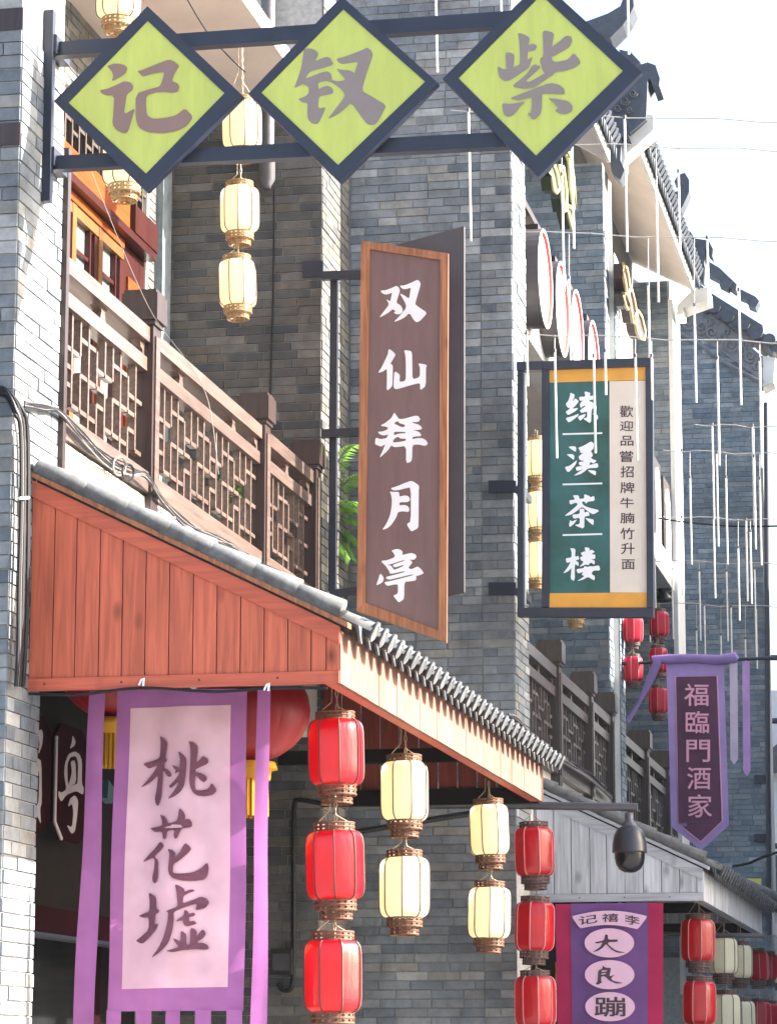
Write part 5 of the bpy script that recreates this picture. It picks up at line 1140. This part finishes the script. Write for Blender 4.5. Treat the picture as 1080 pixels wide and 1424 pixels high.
part(drp, 'loop', M_CABLE, MB().tube([PX(178 + 8 * math.cos(q / 16 * 2 * math.pi), 657 + 12 * math.sin(q / 16 * 2 * math.pi), XC_ + .03) for q in range(16)], .007, 5, closed=True))
dr2 = thing('cable_bundle', 'loose cables tangled at the foot of the second railing', 'cable', (-3.7, 26, 4.2))
for k in range(5):
    j = lambda a: random.uniform(-a, a)
    pts = [PX(706, 996 + j(3), XR2 + .14), PX(722, 1004 + j(3), XR2 + .12), PX(745, 1034 + j(5), XR2 + .12), PX(770, 1052 + j(6), XR2 + .12), PX(800, 1068 + j(6), XR2 + .12), PX(822, 1082 + j(5), XR2 + .12), PX(850, 1110 + j(5), XR2 + .12)]
    part(dr2, 'cable', M_GCABLE if k % 2 else M_CABLE, cable('', '', pts, .012, None))
one('slack_wire', 'thin slack wire slanting down across the near balcony', [PY(122, 225, 16.6), PY(172, 350, 16.6), PY(214, 440, 16.6), PY(262, 505, 16.6), PY(290, 560, 16.6), PY(304, 660, 16.6)], .0022, M_GCABLE, 'wire')
one('slack_wire', 'thin dark wire across the soffit between the upper diamond tips', [PY(250, -20, 20), PY(285, 40, 20), PY(318, 78, 20), PY(341, 100, 20)], .005, M_CABLE, 'wire')
one('black_cable', 'black cord sagging along the bottom of the red gable', [PY(40, 965, YG1 - .03), PY(110, 966, YG1 - .03), PY(196, 957, YG1 - .03), PY(300, 962, YG1 - .03), PY(375, 957, YG1 - .03), PY(455, 957, YG1 - .03)], .009, M_CABLE, 'cord')
for px, py, l in ((196, 945, 'white cable tie on the red gable above the pink banner'), (370, 952, 'white cable tie above the right ribbon of the pink banner')):
    tag(MB().tube([PY(px - 3, py + 8, YG1 - .04), PY(px + 1, py, YG1 - .045), PY(px + 4, py - 2, YG1 - .04), PY(px + 3, py + 9, YG1 - .04)], .006, 5).build('cable_tie', M_WHITE), l, 'cable tie')
one('wall_conduit', 'black conduit bending down the dark wall to a small box', [PY(448, 1118, YA0 - .05), PY(415, 1113, YA0 - .05), PY(410, 1118, YA0 - .05), PY(408, 1150, YA0 - .05), PY(408, 1280, YA0 - .05), PY(407, 1365, YA0 - .05), PY(396, 1378, YA0 - .05), PY(386, 1368, YA0 - .05)], .02, M_CABLE, 'conduit')
jb = thing('junction_box', 'small grey meter box on the dark wall beside the conduit', 'box', PY(390, 1352, YA0 - .1))
part(jb, 'case', M_BLACK, MB().prism([PY(376, 1320, YA0 - .12), PY(405, 1320, YA0 - .12), PY(405, 1356, YA0 - .12), PY(376, 1356, YA0 - .12)], (0, .11, 0)))
part(jb, 'cover', M_GREYMETAL, MB().prism([PY(379, 1327, YA0 - .125), PY(402, 1327, YA0 - .125), PY(402, 1350, YA0 - .125), PY(379, 1350, YA0 - .125)], (0, .006, 0)))
one('overhead_cable', 'dark cable crossing the far gable wall and the sky', [PY(905, 719, 36), PY(960, 727, 36), PY(1030, 732, 36), PY(1100, 731, 36)], .012, M_CABLE)
one('overhead_cable', 'dark cable end looping off the far wall above the tiled eave', [PY(1018, 1205, 41), PY(1040, 1201, 41), PY(1064, 1191, 41), PY(1100, 1180, 41)], .02, M_CABLE)

# ================================================================== LIGHT TUBES ON WIRES
WIRES = [  # depth, [(x, top, bottom)], name of the wire for the labels
 (22.8, 'topmost', [(605, -40, 100), (694, -120, 21), (871, -70, 75)], -60),
 (22.6, 'first', [(651, 155, 335), (868, 165, 350)], 0),
 (24.6, 'second', [(781, 244, 405), (795, 200, 345), (912, 250, 420), (943, 240, 352)], 0),
 (25.0, 'third', [(648, 330, 400), (674, 375, 530), (791, 388, 545), (901, 397, 556), (983, 332, 427), (1027, 405, 563), (965, 426, 560)], 0),
 (23.2, 'fourth', [(732, 465, 537), (771, 490, 637), (825, 497, 630), (841, 490, 549), (883, 497, 640), (905.5, 497, 556), (997, 500, 647), (1056, 502, 650)], 0),
 (29.0, 'fifth', [(990, 592, 722), (1046, 594, 730), (1048, 636, 764)], 0),
 (31.0, 'sixth', [(947, 628, 722), (996, 631, 760), (959, 665, 785), (1009, 665, 785), (1056, 667, 786)], 0),
 (33.5, 'seventh', [(947, 720, 828), (992, 722, 832), (1037, 724, 836), (1043, 740, 840), (1026, 763, 863)], 0),
 (35.5, 'eighth', [(972, 795, 891), (1010, 795, 892), (1049, 792, 915), (934, 793, 889), (910, 780, 903)], 0),
 (37.0, 'lowest', [(979, 842, 930), (1016, 845, 930), (1051, 847, 930), (968, 877, 935), (1002, 884, 935), (1036, 889, 930), (903, 858, 893)], 0)]
ORD = ['first', 'second', 'third', 'fourth', 'fifth', 'sixth', 'seventh', 'eighth']
for Y, nm, tl, _ in WIRES:
    tl = sorted(tl)
    base = sorted(set((t[0], t[1]) for t in tl))
    ym = [b for b in base]
    # wire passes a little above the tubes and sags between them
    y0 = sum(b[1] for b in base) / len(base); n = len(base)
    mx = sum(b[0] for b in base) / n
    slope = .035
    W = [PY(max(base[0][0] - 45, 560) if Y < 30 else 905, 0, Y)]
    lowest = min(b[1] - (y0 + slope * (b[0] - mx)) for b in base)
    f_ = lambda x: y0 + slope * (x - mx) + lowest - 1
    xs0 = base[0][0] - (4 if nm in ('third', 'fourth') else 25); xs = [xs0] + [xs0 + (1120 - xs0) * t / 8 for t in range(1, 9)]
    wire = MB().tube([PY(x, f_(x) + 2.0 * math.sin(i * 1.9), Y) for i, x in enumerate(xs)] + [PY(1700, f_(1700), Y)], .0055, 5).build('span_wire', M_WIRE)
    tag(wire, '%s thin wire strung across the street, counted from the top, carrying white light tubes' % nm, 'wire', 'wires across the street')
    for i, (x, a, b) in enumerate(tl):
        p, q = PY(x, a, Y), PY(x + (b - a) * .02, b, Y + .02)
        o = thing('light_tube', ('white light tube, %s from the left on the %s wire across the street' % (ORD[i], nm)) if nm not in ('fifth',) else 'white light tube, %s from the left on the fifth wire, before the far wall' % ORD[i], 'light tube', q, 'white light tubes')
        part(o, 'tube', M_TUBE, MB().tube([p, q], .0095, 7)); part(o, 'cap', M_GREYMETAL, MB().tube([p + Vector((0, 0, .03)), p], .013, 6))
        if a - f_(x) > 2: part(o, 'cord', M_WIRE, MB().tube([PY(x, f_(x), Y), p], .004, 4))

# ================================================================== PLANTS
def frond(mb, base, d, length, droop, w):
    base = Vector(base); d = Vector(d).normalized(); pts = []; p = base.copy(); n = 12
    for i in range(n + 1):
        pts.append(p.copy()); p = p + d * (length / n); d = (d + Vector((0, 0, -droop / n))).normalized()
    for i in range(2, n + 1):
        t = (pts[i] - pts[i - 1]).normalized(); s = t.cross(Vector((0, 0, 1))).normalized()
        for sg in (-1, 1):
            for h in (0, .5):
                b = pts[i] - (pts[i] - pts[i - 1]) * h
                ll = w * (1 - .55 * i / n) * random.uniform(.85, 1.15); tip = b + (s * sg * .8 + t * .8 + Vector((0, 0, -.35))) * ll
                mid = b.lerp(tip, .45) + Vector((0, 0, .02)); wd = t * (.012)
                mb.add([b, mid + wd, tip, mid - wd], [(0, 1, 2, 3)])
    return pts
pl = thing('potted_palm', 'bright green palm fronds behind the tall brown signboard', 'plant', PY(462, 742, 23.85))
lf, stm = MB(), MB()
root = PY(472, 735, 23.9) + Vector((-.14, 0, .05))
for d, ln, dr in (((.9, -.5, .7), .62, 1.5), ((.9, -.3, .3), .60, 1.5), ((.8, -.8, 1.0), .7, 1.7), ((1, -.2, -.2), .5, 1.2), ((.7, -.5, 1.8), .8, 2.0), ((.3, -1, .8), .6, 1.8), ((.8, -.6, -.5), .5, .9), ((.5, -.7, 2.6), .95, 2.0)):
    stm.tube(frond(lf, root, d, ln, dr, .20), .006, 4)
part(pl, 'leaf_fronds', M_LEAF, lf); part(pl, 'stem', M_STEM, stm)
part(pl, 'pot', M_POT, MB().lathe([(0, -.32), (.10, -.32), (.13, -.06), (.14, -.05), (.14, 0), (.12, 0), (.11, -.03), (0, -.03)], 16, root + Vector((.0, 0, 0))))
p2_ = thing('potted_plant', 'small bushy green plant behind the near railing lattice', 'plant', PY(342, 700, 21.6))
lf = MB(); c = PY(344, 690, 21.6)
for i in range(160):
    v = Vector((random.gauss(0, .09), random.gauss(0, .09), random.gauss(.02, .1))); a = Vector((random.uniform(-1, 1), random.uniform(-1, 1), random.uniform(-.3, 1))).normalized() * .05; b = a.cross(Vector((0, 0, 1))) * .5
    lf.add([c + v, c + v + a * .5 + b, c + v + a, c + v + a * .5 - b], [(0, 1, 2, 3)])
part(p2_, 'leaves', M_LEAF, lf); part(p2_, 'pot', M_POT, MB().lathe([(0, -.42), (.09, -.42), (.12, -.14), (.10, -.14), (0, -.16)], 14, c))

# ================================================================== AIR
hz = MB().box(-410, 410, -210, 910, -1, 15).build('haze', M_WHITE); tag(hz, kind='stuff')
hm = bpy.data.materials.new('haze_air'); hm.use_nodes = True; hm.node_tree.nodes.clear()
hv_ = hm.node_tree.nodes.new('ShaderNodeVolumePrincipled'); ho = hm.node_tree.nodes.new('ShaderNodeOutputMaterial')
hv_.inputs['Color'].default_value = (.80, .90, 1, 1); hv_.inputs['Density'].default_value = .0002; hv_.inputs['Anisotropy'].default_value = .3
hm.node_tree.links.new(hv_.outputs[0], ho.inputs['Volume']); hz.data.materials.clear(); hz.data.materials.append(hm)
